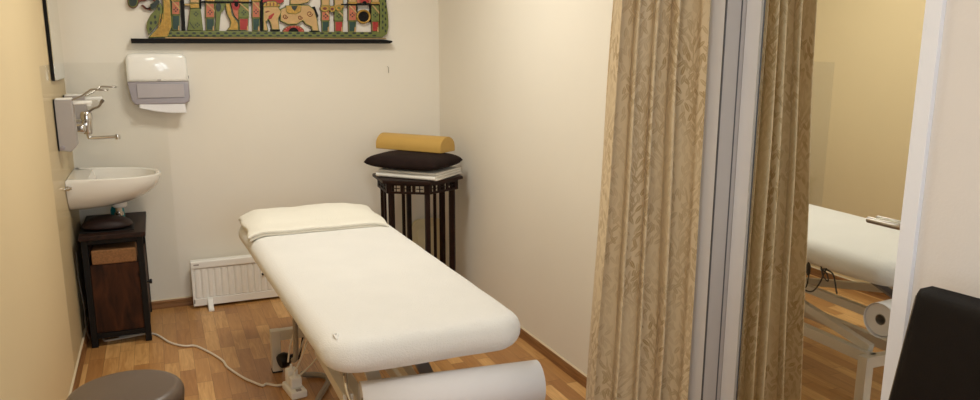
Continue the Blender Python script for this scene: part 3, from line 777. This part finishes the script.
def border(bm):
    pp(bm, [(167, 31), (200, 30.6), (260, 31.5), (379, 32), (380, 20), (379.5, 2), (380, -12), (386, -12), (386, 0), (388, 14), (388.5, 27), (387, 34), (382, 37.6), (300, 37.8), (200, 37), (167, 36.8)], .03, GR, .004)
    x = 170
    while x < 376:
        pp(bm, el(x, 33.2, 2.1, 1.0, 8), .0312, DG, 0, F0-.026); pp(bm, el(x+4, 35.6, 2.1, .9, 8), .0312, DG, 0, F0-.026); x += 8
    for y in range(-8, 32, 6):
        pp(bm, el(382.6, y, .8, 1.7, 8), .0312, DG, 0, F0-.026); pp(bm, el(385.4, y+3, .8, 1.6, 8), .0312, DG, 0, F0-.026)
    pp(bm, [(165, 37.2), (386, 38.2), (386, 39), (165, 38.4)], .034, BE, .001)
cpart('serpent_border', border)
def goldrobe(bm):
    pp(bm, [(158, 5), (157, 8), (150.4, 15), (147, 22), (146.4, 28), (148.7, 35), (156, 27), (161.6, 18), (163, 8), (160.5, 3)], .026, GR)
    for x, y in ((151, 23), (155, 17), (150.5, 29), (159, 9), (155.5, 22.5)): pp(bm, el(x, y, 1.3, 1.8, 8), .0275, DG, 0, F0-.02)
    pp(bm, [(162, -8), (170, -8), (171, 8), (172.4, 26), (168, 37.4), (148, 38), (150, 35.2), (158, 27), (162.5, 18), (163, 6)], .034, GO, .005)
    for k in range(5): pp(bm, [(160+k*2.2, 14), (161+k*2.2, 14), (158+k*2.6, 35), (157+k*2.6, 35)], .036, GO, .0006)
cpart('gold_robe', goldrobe)
def drum(bm):
    pp(bm, el(133, 1.5, 5.2, 6.2, 18), .034, DG, .006); pp(bm, el(133, 1.5, 5.8, 6.8, 18), .028, BR, .002)
    pp(bm, [(138, -4), (142, -6), (160, -6), (159, 2), (155, 7), (150, 10.2), (145, 9), (141, 5), (143, 4.5), (147, 8), (151, 7.6), (155, 2), (150, -2), (145, 1), (142, 1), (138, 2)], .026, BR)
    pp(bm, [(150, 4), (153, 3), (158, -2), (160, 2), (156, 8), (151, 10.5)], .030, DG, .002)
cpart('drum_figure', drum)
def column(x0, x1, yt, ym, yb, top, low, hat=GO):
    def f(bm):
        d = .028
        pp(bm, [(x0, yt), (x1, yt), (x1+.3, ym), (x0-.2, ym)], d, top); flower(bm, (x0+x1)/2, yt+(ym-yt)*.62, d, DG)
        pp(bm, [(x0, yt), (x0+1.6, yt), (x1, yt+7), (x1, yt+9)], d+.003, BE, .001)
        pp(bm, [(x0+.3, ym), (x1, ym), (x1-.2, yb), (x0+.6, yb)], d-.003, low); pp(bm, [(x1-1.8, yb-4.5), (x1-.8, yb-5), (x1-.4, yb), (x1-2, yb)], d+.002, BE, .001)
        # torso, arm and head continue above
        pp(bm, [(x0+.5, -18), (x1-.5, -18), (x1+.4, -4), (x1, yt), (x0, yt), (x0-.4, -4)], d+.002, BE)
        pp(bm, [(x0-.5, yt-3), (x1+.5, yt-3), (x1+.5, yt), (x0-.5, yt)], d+.006, GO, .002)
        pp(bm, el((x0+x1)/2, -23, 3.4, 4.6, 16), d+.006, BE, .004); pp(bm, [(x0+.6, -26), (x1-.6, -26), ((x0+x1)/2+1, -34), ((x0+x1)/2-1, -34)], d+.008, top if hat is None else hat, .003)
    return f
for a in ((171.5, 180, 1, 15, 30.5, SA, TE), (205.5, 214.6, 3, 18, 30.6, SA, TE), (238.6, 248.8, 3, 18, 30.6, GR, RE), (252, 260, 1.5, 18, 31, SA, TE),
          (321.5, 329.6, 8, 21, 31.6, SA, TE), (334.4, 343.2, 8, 21, 31.8, GR, RE), (348.2, 356.4, 5, 21, 31.8, SA, TE), (371.4, 379.2, 5, 21, 31.8, GR, RE)):
    cpart('walking_figure', column(*a))
def skirt(bm):
    pp(bm, [(190.4, 8.5), (200.6, 8.5), (201.4, 14), (203.2, 30.4), (187.4, 30.4), (189.6, 14)], .03, GR, .004)
    flower(bm, 196, 14, .03); flower(bm, 197.4, 25, .03); pp(bm, [(189, 22), (189.8, 22), (195, 29), (194, 29)], .032, DG, .0005)
    pp(bm, [(189.4, 3.4), (199, 3.2), (199.6, 8.4), (190.2, 8.4)], .034, GO, .003); pp(bm, [(184.4, 3.6), (190, 3.4), (190, 6), (184.4, 5.6)], .03, BE, .002)
    pp(bm, [(190.6, -18), (198.6, -18), (199.4, 3), (190, 3)], .03, BE, .003); pp(bm, el(194.5, -23, 3.4, 4.6, 16), .036, BE, .004)
cpart('skirted_figure', skirt)
def bull(bm):
    pp(bm, [(214.8, 3), (226, 3), (224, 10), (221, 13), (220.4, 18), (219.4, 30.5), (215, 30.5), (216, 18)], .026, GR, .003); pp(bm, el(218.4, 7, 2.6, 4.6, 14), .028, DG, .001)
    pp(bm, [(225, 3), (230, 3), (232.4, 15), (238.4, 23), (238.6, 30.4), (226.6, 30.4), (229.8, 26.6), (230.6, 22), (226.6, 13)], .030, GO, .004)
    pp(bm, [(230.4, 3), (238.6, 3), (238.6, 21), (234, 15)], .026, SA, .002); pp(bm, el(236, 5, 4.6, 5.2, 14), .028, RE, .001); pp(bm, el(236.4, 4.4, 2, 2.4, 12), .030, BK, .001)
    pp(bm, [(214, -14), (240, -14), (243, 2), (214, 3)], .024, GR, .003)
cpart('draped_bull', bull)
def elephant(bm):
    pp(bm, [(280, 9), (290, 4.6), (309, 4.8), (315, 10), (317.6, 20), (319.2, 31.4), (312, 31.4), (311, 27), (305, 24), (303, 21), (297, 24.5), (288, 24.8), (280, 21)], .030, BE, .006)
    pp(bm, [(263, 6.5), (278, 6), (281.6, 12), (278.6, 19), (279.6, 30), (271.6, 30), (270.6, 24.6), (268.4, 19.6), (266.4, 22), (268.4, 31), (263, 31), (262.8, 18)], .034, BE, .005)
    pp(bm, [(262.6, 7), (263.6, 3.6), (268, 1.2), (275, 1.4), (279.4, 4.4), (280.2, 7)], .038, GO, .003)
    for k in range(4): pp(bm, [(266+k*3.4, 2.6), (267+k*3.4, 2.6), (267+k*3.4, 6), (266+k*3.4, 6)], .0395, BR, 0, F0-.03)
    pp(bm, [(268, 19.4), (268.6, 16), (273.6, 13), (274, 14.4), (271, 19)], .0365, RE, .001); pp(bm, [(264.4, 12), (268, 10.6), (270, 11.4), (266, 12.8)], .0355, BR, .0005)
    pp(bm, [(285.6, 5.4), (301.4, 5), (300.6, 12), (296, 14.2), (288, 13.8), (286, 12)], .035, GO, .003); pp(bm, [(291, 6), (297.6, 6), (296, 9), (294.4, 11), (292, 9)], .037, DG, .001)
    for cx, cy, r in ((309.6, 13.6, 3.2), (300, 17.4, 2.4), (285, 16.5, 2.6)):
        t = [(cx+r*(1-k/22)*cos(k*.5), cy+r*(1-k/22)*sin(k*.5)) for k in range(18)]
        tube(bm, [(trace(x, y)[0], F0-.031, trace(x, y)[1]) for x, y in t], .0022, 5, BR)
    pp(bm, [(312.6, 7), (314.6, 6.4), (318.4, 16), (317, 18)], .034, BK, .001); pp(bm, [(270.6, 29.4), (280, 29.4), (280, 31.2), (270.6, 31.2)], .033, BK, .001); pp(bm, [(310, 30.6), (319.6, 30.8), (319.6, 32), (310, 32)], .033, BK, .001)
    pp(bm, [(290, -16), (302, -16), (306, -4), (312, -2), (308, 2.6), (300, 4.6), (290, 4.6)], .03, BE, .004); pp(bm, el(296, -22, 3.8, 5, 16), .034, BE, .004)
    pp(bm, [(261, -8), (285, -8), (284, 2), (280, 4), (274, 1), (262, 3)], .022, RE, .002)
cpart('carved_elephant', elephant)
def arch(bm):
    pp(bm, el(293.6, 32, 11, 7, 20, 180, 378), .024, RE, .003); pp(bm, el(293.6, 32, 5, 4.4, 14, 180, 380), .0275, BK, .001)
    for k in range(8):
        a = rad(195+k*21.5); pp(bm, el(293.6+9*cos(a), 32+5.6*sin(a), .5, .4, 6), .0255, BE, 0, F0-.02)
cpart('red_arch', arch)
def wheel(bm):
    t = []
    for k in range(33):
        a = 2*PI*k/32; q = trace(363.6+6.2*cos(a), 16.6-6.2*sin(a)); t.append((q[0], F0-.026, q[1]))
    tube(bm, t, .0065, 8, GO, False); pp(bm, el(363.6, 16.6, 5.6, 5.6, 22), .024, BK, .002); pp(bm, el(363.6, 16.6, 1.2, 1.2, 10), .027, BK, .001)
cpart('gold_wheel', wheel)
def chariot(bm):
    pp(bm, [(355, -8), (374, -8), (373, 3.4), (356, 3.4)], .024, SA, .002); pp(bm, [(359, -8), (370, -8), (369, 3.2), (360, 3.2)], .028, RE, .002); pp(bm, el(364.5, 3.4, 2.2, 2.4, 12, 180, 380), .03, BK, .001)
cpart('chariot_box', chariot)
def clasp(bm):
    for cx, cy, rx in ((324.6, 8.6, 4.6), (332, 9, 3.4), (338.6, 8, 3.6)):
        pp(bm, el(cx, cy, rx, 3.4, 16), .036, GO, .003); pp(bm, el(cx, cy, rx*.45, 1.4, 12), .0375, BR if cx < 335 else GR, .001)
cpart('gold_clasp', clasp)
for pts, dep in (([(200, 1), (252, 1.6), (252, 3), (200, 2.6)], .036), ([(341, 3.8), (379, 4), (379, 5.2), (341, 5)], .036), ([(179.6, -30), (182.6, -30), (185.6, 30.5), (182, 30.5)], .024),
                 ([(260.4, -30), (263, -30), (263, 31), (260.6, 31)], .022), ([(199.4, -10), (201.2, -10), (201.4, 9), (199.6, 9)], .028), ([(356.4, 4), (357.6, 4), (357.6, 12), (356.6, 12)], .026), ([(370, 4), (371.2, 4), (371, 22), (370, 22)], .02)):
    cpart('black_pole', lambda bm: pp(bm, pts, dep, BK, .001))
cpart('top_rail', lambda bm: (pp(bm, [(150, -38), (386, -40), (386, -33), (150, -32)], .026, GR, .004), pp(bm, [(380, -36), (386, -36), (386, -10), (380, -10)], .026, GR, .003), pp(bm, [(160, -34), (166, -34), (168, -6), (162, -6)], .026, GO, .003)))

# ------------------------------------------------------------------ cabinet under the basin
cb = thing('cabinet', 'small dark wood and black metal cabinet under the wash basin', 'cabinet', (-.26, 4.45, 0))
CX0, CX1, CY0, CY1 = -.406, -.122, 4.215, 4.735
bm = B(); box(bm, (-.414, 4.195, .572), (-.106, 4.748, .597), .003); obj('tabletop', bm, M.cabtop, cb)
for x in (CX0, CX1-.03):
    for y in (CY0, CY1-.03):
        bm = B(); box(bm, (x, y, 0), (x+.03, y+.03, .572), .003); obj('leg', bm, M.blackmetal, cb)
for z in (.545, .045):
    for lo, hi in (((CX0+.03, CY0+.004), (CX1-.03, CY0+.026)), ((CX0+.03, CY1-.026), (CX1-.03, CY1-.004)), ((CX0+.004, CY0+.03), (CX0+.026, CY1-.03)), ((CX1-.026, CY0+.03), (CX1-.004, CY1-.03))):
        bm = B(); box(bm, (*lo, z), (*hi, z+.027), .002); obj('rail', bm, M.blackmetal, cb)
bm = B(); box(bm, (CX0+.03, CY0+.01, .074), (CX1-.03, CY0+.024, .435), .002); obj('side_panel', bm, M.rustic, cb)
bm = B(); box(bm, (CX0+.03, CY1-.024, .074), (CX1-.03, CY1-.01, .545), .002); obj('side_panel', bm, M.rustic, cb)
bm = B(); box(bm, (CX0+.008, CY0+.03, .074), (CX0+.02, CY1-.03, .545), .002); obj('back_panel', bm, M.rustic, cb)
bm = B(); box(bm, (CX0+.02, CY0+.012, .423), (CX1-.02, CY1-.03, .437), .002); obj('shelf', bm, M.cabtop, cb)
bm = B(); box(bm, (CX0+.02, CY0+.03, .06), (CX1-.02, CY1-.03, .074), .002); obj('bottom', bm, M.cabtop, cb)
bm = B(); box(bm, (CX1-.018, CY0+.034, .078), (CX1-.004, CY1-.034, .418), .003); dr = obj('door', bm, M.rustic, cb)
bm = B(); lathe(bm, [(0, 0), (.006, 0), (.006, .012), (.013, .016), (.013, .026), (0, .027)], T(CX1-.004, 4.36, .285) @ Ry(PI/2), 14); obj('knob', bm, M.blackpl, dr)
bm = B(); box(bm, (-.366, 4.219, .4375), (-.158, 4.36, .513), .008, 0, None, 3)
tag(obj('yoga_block', bm, M.cork), 'cork block lying in the open slot of the dark cabinet', 'block')
# leather pouch on the cabinet
bm = B()
def pouch(u, v):
    a = u*2*PI; ca, sa = cos(a), sin(a)
    t = (v-.5)*PI
    x = .122*abs(ca)**.7*math.copysign(1, ca)*cos(t)**.35; y = .1*abs(sa)**.9*math.copysign(1, sa)*cos(t)**.35
    z = .042*sin(t)*(1-.45*(x/.12)**2)
    if z < 0: z *= .25
    return Vector((-.288+x, 4.37+y, .6115+z))
grid(bm, pouch, 40, 12, 0, True)
po_ = tag(obj('leather_pouch', bm, M.leather, None, 60), 'dark brown leather pouch on the cabinet top under the basin', 'pouch')
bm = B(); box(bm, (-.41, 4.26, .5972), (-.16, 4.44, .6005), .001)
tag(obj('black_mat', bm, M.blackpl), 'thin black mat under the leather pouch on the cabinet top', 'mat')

# ------------------------------------------------------------------ radiator
rd = thing('radiator', 'low white ribbed panel radiator standing at the back wall', 'radiator', (.45, 4.69, 0))
RX0, RX1, RY = .106, .86, 4.66
bm = B(); box(bm, (RX0, RY+.008, .014), (RX1, RY+.05, .286), .006, 0, None, 3); obj('panel', bm, M.whitepl, rd)
bm = B()
box(bm, (RX0-.002, RY-.004, .246), (RX1+.002, RY+.056, .29), .007, 0, None, 3); obj('top_cover', bm, M.whitepl, rd)
bm = B(); box(bm, (RX0, RY, .016), (RX1, RY+.03, .062), .004); box(bm, (RX0, RY, .03), (RX0+.014, RY+.03, .25), .003)
box(bm, (RX1-.014, RY, .03), (RX1, RY+.03, .25), .003); obj('front_frame', bm, M.whitepl, rd)
x = RX0+.017
while x < RX1-.03:
    bm = B(); prism(bm, [(x, .064), (x+.030, .064), (x+.030, .244), (x, .244)], -RY-.018, -RY+.001, XZ, .009); obj('rib', bm, M.whitepl, rd); x += .0375
for fx in (.2, .77):
    bm = B(); box(bm, (fx-.016, 4.575, 0), (fx+.016, 4.715, .016), .004)
    prism(bm, [(0, .012), (.07, .012), (.07, .06), (.05, .06), (.0, .02)], -.014, .014, Matrix(((0, 0, 1, fx), (1, 0, 0, 4.585), (0, 1, 0, 0), (0, 0, 0, 1))), .002)
    obj('foot', bm, M.whitepl, rd)
bm = B(); lathe(bm, [(0, 0), (.007, 0), (.006, .012), (0, .013)], T(.512, RY-.001, .172) @ Rx(PI/2), 14); obj('knob', bm, M.blackpl, rd)
bm = B(); prism(bm, rrect(RX0+.016, RX0+.046, .266, .274, .002, 3), -RY+.004, -RY+.0048, XZ); obj('badge', bm, M.greypl2, rd)

# ------------------------------------------------------------------ hexagonal side table with its stack
st = thing('side_table', 'dark carved hexagonal wooden side table in the back right corner', 'side table', (1.4, 4.32, 0))
HC = Vector((1.4, 4.32)); ROT = 27
def hexa(R, rot=ROT): return [(HC.x+R*cos(rad(rot+60*k)), HC.y+R*sin(rad(rot+60*k))) for k in range(6)]
bm = B(); prism(bm, hexa(.28), .762, .78, None, .005); obj('tabletop', bm, M.mahog, st)
h = hexa(.25); bm = B()
for k in range(6):
    a = Vector((*h[k], 0)); b_ = Vector((*h[(k+1) % 6], 0)); d = (b_-a); L = d.length; d = d/L; nn = Vector((d.y, -d.x, 0))
    mx = Matrix(((d.x, 0, nn.x, a.x), (d.y, 0, nn.y, a.y), (0, 1, 0, 0), (0, 0, 0, 1)))
    # pierced apron: rails, stiles and small bars leave openings
    prism(bm, [(0, .748), (L, .748), (L, .762), (0, .762)], -.012, 0, mx); prism(bm, [(0, .700), (L, .700), (L, .712), (0, .712)], -.012, 0, mx)
    prism(bm, [(0, .70), (.012, .70), (.012, .762), (0, .762)], -.012, 0, mx); prism(bm, [(L-.012, .70), (L, .70), (L, .762), (L-.012, .762)], -.012, 0, mx)
    for q in range(7):
        x = .02+q*(L-.04)/6
        if q % 2 == 0: prism(bm, [(x-.009, .711), (x+.009, .711), (x+.009, .749), (x-.009, .749)], -.011, -.001, mx)
        else:
            prism(bm, [(x-.02, .728), (x+.02, .728), (x+.02, .732), (x-.02, .732)], -.010, -.002, mx); prism(bm, [(x-.0022, .711), (x+.0022, .711), (x+.0022, .749), (x-.0022, .749)], -.010, -.002, mx)
obj('apron', bm, M.mahog, st)
hl = hexa(.215)
for k in range(6):
    bm = B(); a = rad(ROT+60*k); mx = T(hl[k][0], hl[k][1], 0) @ Rz(a)
    box(bm, (-.014, -.014, 0), (.014, .014, .765), .003, 0, mx); obj('leg', bm, M.mahog, st)
for k in (0, 1, 2, 5):
    bm = B(); p = Vector(hl[k]).lerp(Vector(hl[(k+1) % 6]), .22); mx = T(p.x, p.y, 0) @ Rz(rad(ROT+60*k+30))
    box(bm, (-.007, -.009, .14), (.007, .009, .70), .002, 0, mx); obj('spindle', bm, M.mahog, st)
bm = B()
for k in range(6):
    a = Vector((*hl[k], .14)); b_ = Vector((*hl[(k+1) % 6], .14)); bar(bm, a, b_, .018, .024, .002)
obj('stretcher', bm, M.mahog, st)

# folded white sheet (three folds of one cloth), pillow, bolster; all turned with the table front
A45 = rad(-49)
def cushion_fn(cx, cy, cz, lx, ly, lz, rot, pin=.75):
    def f(u, v):
        t = (u-.5)*2; s = (v-.5)*2
        return t, s
    return f
sh = B()
mx = T(1.41, 4.30, 0) @ Rz(A45)
for k in range(3):
    z0 = .7802+k*.0145
    box(sh, (-.205+.004*k, -.155+.003*k, z0), (.205-.003*k, .155, z0+.0137), .0065, 0, mx, 4)
tube(sh, [mx @ Vector((-.2, -.157, .7945)), mx @ Vector((.2, -.157, .7945))], .0125, 12)
tag(obj('folded_sheet', sh, M.linen, None, 50), 'folded white sheet lying flat on the hexagonal side table', 'sheet')
bm = B()
mx = T(1.375, 4.305, 0) @ Rz(A45)
HX, HY, HZ = .25, .18, .053
def pil(u, v, top):
    t, s = 2*u-1, 2*v-1
    e = max(0, (1-abs(t)**4))**.4*max(0, (1-abs(s)**4))**.4
    x = HX*t*(1-.04*s*s*t*t); y = HY*s*(1-.05*t*t*s*s)
    wr = .004*noise.noise(Vector((x*9, y*9, 2)))
    zc = .862+.004*abs(t)**2
    return mx @ Vector((x, y, zc+(HZ*e+wr*e if top else -HZ*.66*e)))
grid(bm, lambda u, v: pil(u, v, True), 40, 30); grid(bm, lambda u, v: pil(u, v, False), 40, 30)
tag(obj('pillow', bm, M.brownfab, None, 70), 'dark brown pillow between the white sheet and the mustard bolster', 'pillow')
bm = B()
mx = T(1.425, 4.43, 0) @ Rz(rad(-54))
sec = [(-.078, 0)]+[(-.078+.0*k, 0) for k in range(0)]
arc = [(.078*cos(rad(a)), .026+.066*sin(rad(a))) for a in range(0, 181, 10)]
sec = [(.074, 0), (.078, .004)]+arc+[(-.078, .004), (-.074, 0)]
pm = Matrix(((0, 0, 1, 0), (1, 0, 0, 0), (0, 1, 0, 0), (0, 0, 0, 1)))
t_ = bmesh.new()
prism(t_, sec, -.24, .24, pm, .004)
bmesh.ops.transform(t_, matrix=mx @ T(0, 0, .917), verts=t_.verts)
merge(bm, t_)
tag(obj('bolster', bm, M.mustard, None, 40), 'mustard yellow half round bolster on top of the pillow stack', 'bolster')
# beige tray leaning behind the table
bm = B()
prism(bm, rrect(-.12, .12, 0, .41, .07, 8), 0, .03, T(1.6, 4.70, .002) @ Rx(rad(90-6)) , .008)
prism(bm, rrect(-.085, .085, .05, .365, .05, 8), .028, .036, T(1.6, 4.70, .002) @ Rx(rad(90-6)), .004)
tag(obj('plastic_tray', bm, M.beigepl), 'beige plastic tray with rounded corners leaning on the wall behind the side table', 'tray')

# ------------------------------------------------------------------ curtain on its rail
bm = B(); uvl = bm.loops.layers.uv.new('UVMap')
NUc, NV = 260, 46
ZT0, ZB0 = 2.44, .015
def cur(u, v):
    z = ZT0+(ZB0-ZT0)*v
    xl = 1.380-(1.66-z)*.046; xr = 1.668+.004*sin(z*3)
    ph = 2*PI*(3.6*u+.6*u*u)-1.2+.35*sin(z*1.1+u*5)+.7*noise.noise(Vector((u*3.1, z*.45, .3)))
    A = .064*(.8+.2*sin(u*9+1))*(.75+.25*v)
    env = min(1, (1-u)*7)
    sn = sin(ph)+.22*sin(2*ph+1)
    x = xl+(xr-xl)*u+.016*sin(2*ph)*env*min(1, u*8)+.008*noise.noise(Vector((u*7, z*1.1, 2)))
    y = 2.176+A*sn*(.2+.8*env)-.02*u+.010*noise.noise(Vector((u*5, z*1.6, 7)))
    k = max(0, (u-.86)/.14); y = y*(1-k)+2.052*k
    return Vector((x, y, z))
V = grid(bm, cur, NUc, NV)
bm.verts.ensure_lookup_table()
arc = [0]
for i in range(NUc): arc.append(arc[-1]+(Vector(cur((i+1)/NUc, .5))-Vector(cur(i/NUc, .5))).length)
idx = {}
for i in range(NUc+1):
    for j in range(NV+1): idx[V[i][j]] = (arc[i], (ZT0-ZB0)*(1-j/NV))
for f in bm.faces:
    for l in f.loops: l[uvl].uv = idx[l.vert]
cu = thing('curtain', 'beige leaf patterned curtain gathered beside the mirrored door', 'curtain', (1.52, 2.15, 0))
co = obj('drape', bm, M.curtain, cu, 80)
sm = co.modifiers.new('thick', 'SOLIDIFY'); sm.thickness = .0016; sm.offset = 0
cr = thing('curtain_rail', 'white ceiling curtain rail across the room above the curtain', 'curtain rail', (.6, 2.15, 2.5))
bm = B(); box(bm, (XL+.003, 2.13, 2.47), (XR-.002, 2.17, 2.5), .004); obj('rail', bm, M.white, cr)
for x in (-.3, .6, 1.5):
    bm = B(); box(bm, (x-.01, 2.14, 2.498), (x+.01, 2.16, 2.599), .002); obj('bracket', bm, M.white, cr)
for k in range(7):
    x = 1.30+k*.058; bm = B(); tube(bm, catmull([(x, 2.15, 2.474), (x, 2.152, 2.455), (x, 2.15, 2.43)], 4), .004, 8); obj('glider', bm, M.whitepl, cu)

# ------------------------------------------------------------------ stool
SX, SY, SZ, SR = -.157, 2.415, .5, .164
so = thing('stool', 'round taupe vinyl stool at the left wall in the foreground', 'stool', (SX, SY, 0))
bm = B(); pf = [(0, SZ-.085), (SR-.012, SZ-.085), (SR-.002, SZ-.075)]
pf += [(SR-.028+.03*cos(rad(a)), SZ-.03+.03*sin(rad(a))) for a in range(0, 91, 15)]+[(SR*.6, SZ+.003), (SR*.3, SZ+.005), (0, SZ+.0055)]
lathe(bm, pf, T(SX, SY, 0), 64); obj('seat', bm, M.stool, so, 50)
bm = B(); lathe(bm, [(0, .41), (.09, .41), (.09, .4), (.03, .395), (.026, .25), (.034, .24), (.034, .1), (0, .1)], T(SX, SY, 0), 28); obj('gas_column', bm, M.chrome, so)
for k in range(5):
    a = rad(72*k+20); e = Vector((SX+.2*cos(a), SY+.2*sin(a), .075))
    bm = B(); bar(bm, (SX+.02*cos(a), SY+.02*sin(a), .11), e, .03, .022, .004); lg = obj('leg', bm, M.darkgrey, so)
    bm = B(); lathe(bm, [(0, -.012), (.026, -.012), (.029, 0), (.026, .012), (0, .012)], T(e.x, e.y, .03) @ Rz(a+.6) @ Rx(PI/2), 20); tube(bm, [(e.x, e.y, .035), (e.x, e.y, .08)], .006, 8); obj('castor', bm, M.blackpl, lg)

# ------------------------------------------------------------------ chair at the right wall
ch = thing('chair', 'black leather chair with stitched edge at the right wall beside the door', 'chair', (1.42, .86, 0))
YC0, YC1, HT = .66, 1.19, 1.0
def backx(z): return 1.526
bm = B()
def chb(u, v, side):
    s = 2*u-1; z = .44+(HT-.44)*v
    # rounded top corners
    r = .03; top = HT-r
    half = (YC1-YC0)/2-.078*v
    if z > top: half -= r-math.sqrt(max(0, r*r-(z-top)**2))
    y = (YC0+YC1)/2+half*s
    e = (1-abs(s)**10)**.5*(1 if v < .93 else max(0, 1-((v-.93)/.07)**2)**.5)
    x = backx(z)+.012*(1-s*s)
    return Vector((x+(-.024 if side else .024)*e, y, z))
grid(bm, lambda u, v: chb(u, v, True), 28, 40); grid(bm, lambda u, v: chb(u, v, False), 28, 40)
bk = obj('backrest', bm, M.chair, ch, 60)
bm = B(); tube(bm, [chb(.985, v/30*.95, True)+Vector((-.001, -.0015, 0)) for v in range(31)], .0009, 6); obj('stitching', bm, M.thread, bk)['label'] = 'tan stitched edge'
bm = B(); box(bm, (1.04, YC0, .40), (1.52, YC1, .475), .025, 0, None, 4); obj('seat', bm, M.chair, ch)
for x in (1.075, 1.5):
    for y in (YC0+.03, YC1-.03):
        bm = B(); tube(bm, [(x, y, .405), (x+(.02 if x > 1.3 else -.005), y, 0)], [.019, .015], 12); obj('leg', bm, M.blackmetal, ch)

# ------------------------------------------------------------------ lamps
def ceiling_lamp(x, y, watt, label, col=(.99, 1, .94), size=.6):
    t = thing('ceiling_lamp', label, 'ceiling lamp', (x, y, ZC-.09), 'ceiling lamps')
    bm = B(); lathe(bm, [(0, ZC), (.2, ZC), (.2, ZC-.03), (0, ZC-.03)], T(x, y, 0), 40); obj('lamp_base', bm, M.white, t)
    bm = B(); lathe(bm, [(.185, ZC-.03), (.185, ZC-.06), (.16, ZC-.08), (.1, ZC-.09), (0, ZC-.092)], T(x, y, 0), 40); obj('lamp_shade', bm, M.lamp, t)
    l = bpy.data.lights.new('lamp_light', 'AREA'); l.shape = 'DISK'; l.size = size; l.energy = watt; l.color = col
    o = bpy.data.objects.new('lamp_light', l); C.objects.link(o); o.location = (x, y, ZC-.1)
ceiling_lamp(.64, 3.2, 20.5, 'round ceiling lamp over the massage table')
ceiling_lamp(.35, .9, 12, 'round ceiling lamp near the front of the room')
def daylight(loc, rot, sx, sy, watt):
    l = bpy.data.lights.new('window_daylight', 'AREA'); l.shape = 'RECTANGLE'; l.size = sx; l.size_y = sy; l.energy = watt; l.color = (.84, .92, 1)
    o = bpy.data.objects.new('window_daylight', l); C.objects.link(o); o.location = loc; o.rotation_euler = rot
daylight(((WX0+WX1)/2, YF-.2, (WZ0+WZ1)/2), (PI/2, 0, 0), WX1-WX0, WZ1-WZ0, 36)
daylight((XL-.2, (LY0+LY1)/2, (WZ0+WZ1)/2), (PI/2, 0, -PI/2), LY1-LY0, WZ1-WZ0, 26)  # cool light through the added left window

w = bpy.data.worlds.new('World'); bpy.context.scene.world = w; w.use_nodes = True
w.node_tree.nodes['Background'].inputs[0].default_value = (.7, .8, 1, 1); w.node_tree.nodes['Background'].inputs[1].default_value = .6

# ------------------------------------------------------------------ camera
yaw, pit, rol, fpx, cyp = .4097816, .2053426, .0012675, 762.05, 210.847
fw = Vector((sin(yaw)*cos(pit), cos(yaw)*cos(pit), -sin(pit))); r0 = Vector((cos(yaw), -sin(yaw), 0)); u0 = r0.cross(fw)
r1 = cos(rol)*r0+sin(rol)*u0; u1 = -sin(rol)*r0+cos(rol)*u0
cam = bpy.data.cameras.new('camera'); cam.sensor_width = 36; cam.lens = fpx/980*36; cam.shift_y = (cyp-200)/980; cam.clip_start = .02
co = bpy.data.objects.new('camera', cam); C.objects.link(co)
co.matrix_world = Matrix(((r1.x, u1.x, -fw.x, 0), (r1.y, u1.y, -fw.y, 0), (r1.z, u1.z, -fw.z, 1.5), (0, 0, 0, 1)))
sc = bpy.context.scene; sc.camera = co
sc.view_settings.view_transform = 'Standard'; sc.view_settings.look = 'None'; sc.view_settings.exposure = .06; sc.view_settings.gamma = 1
sc.view_settings.use_curve_mapping = False
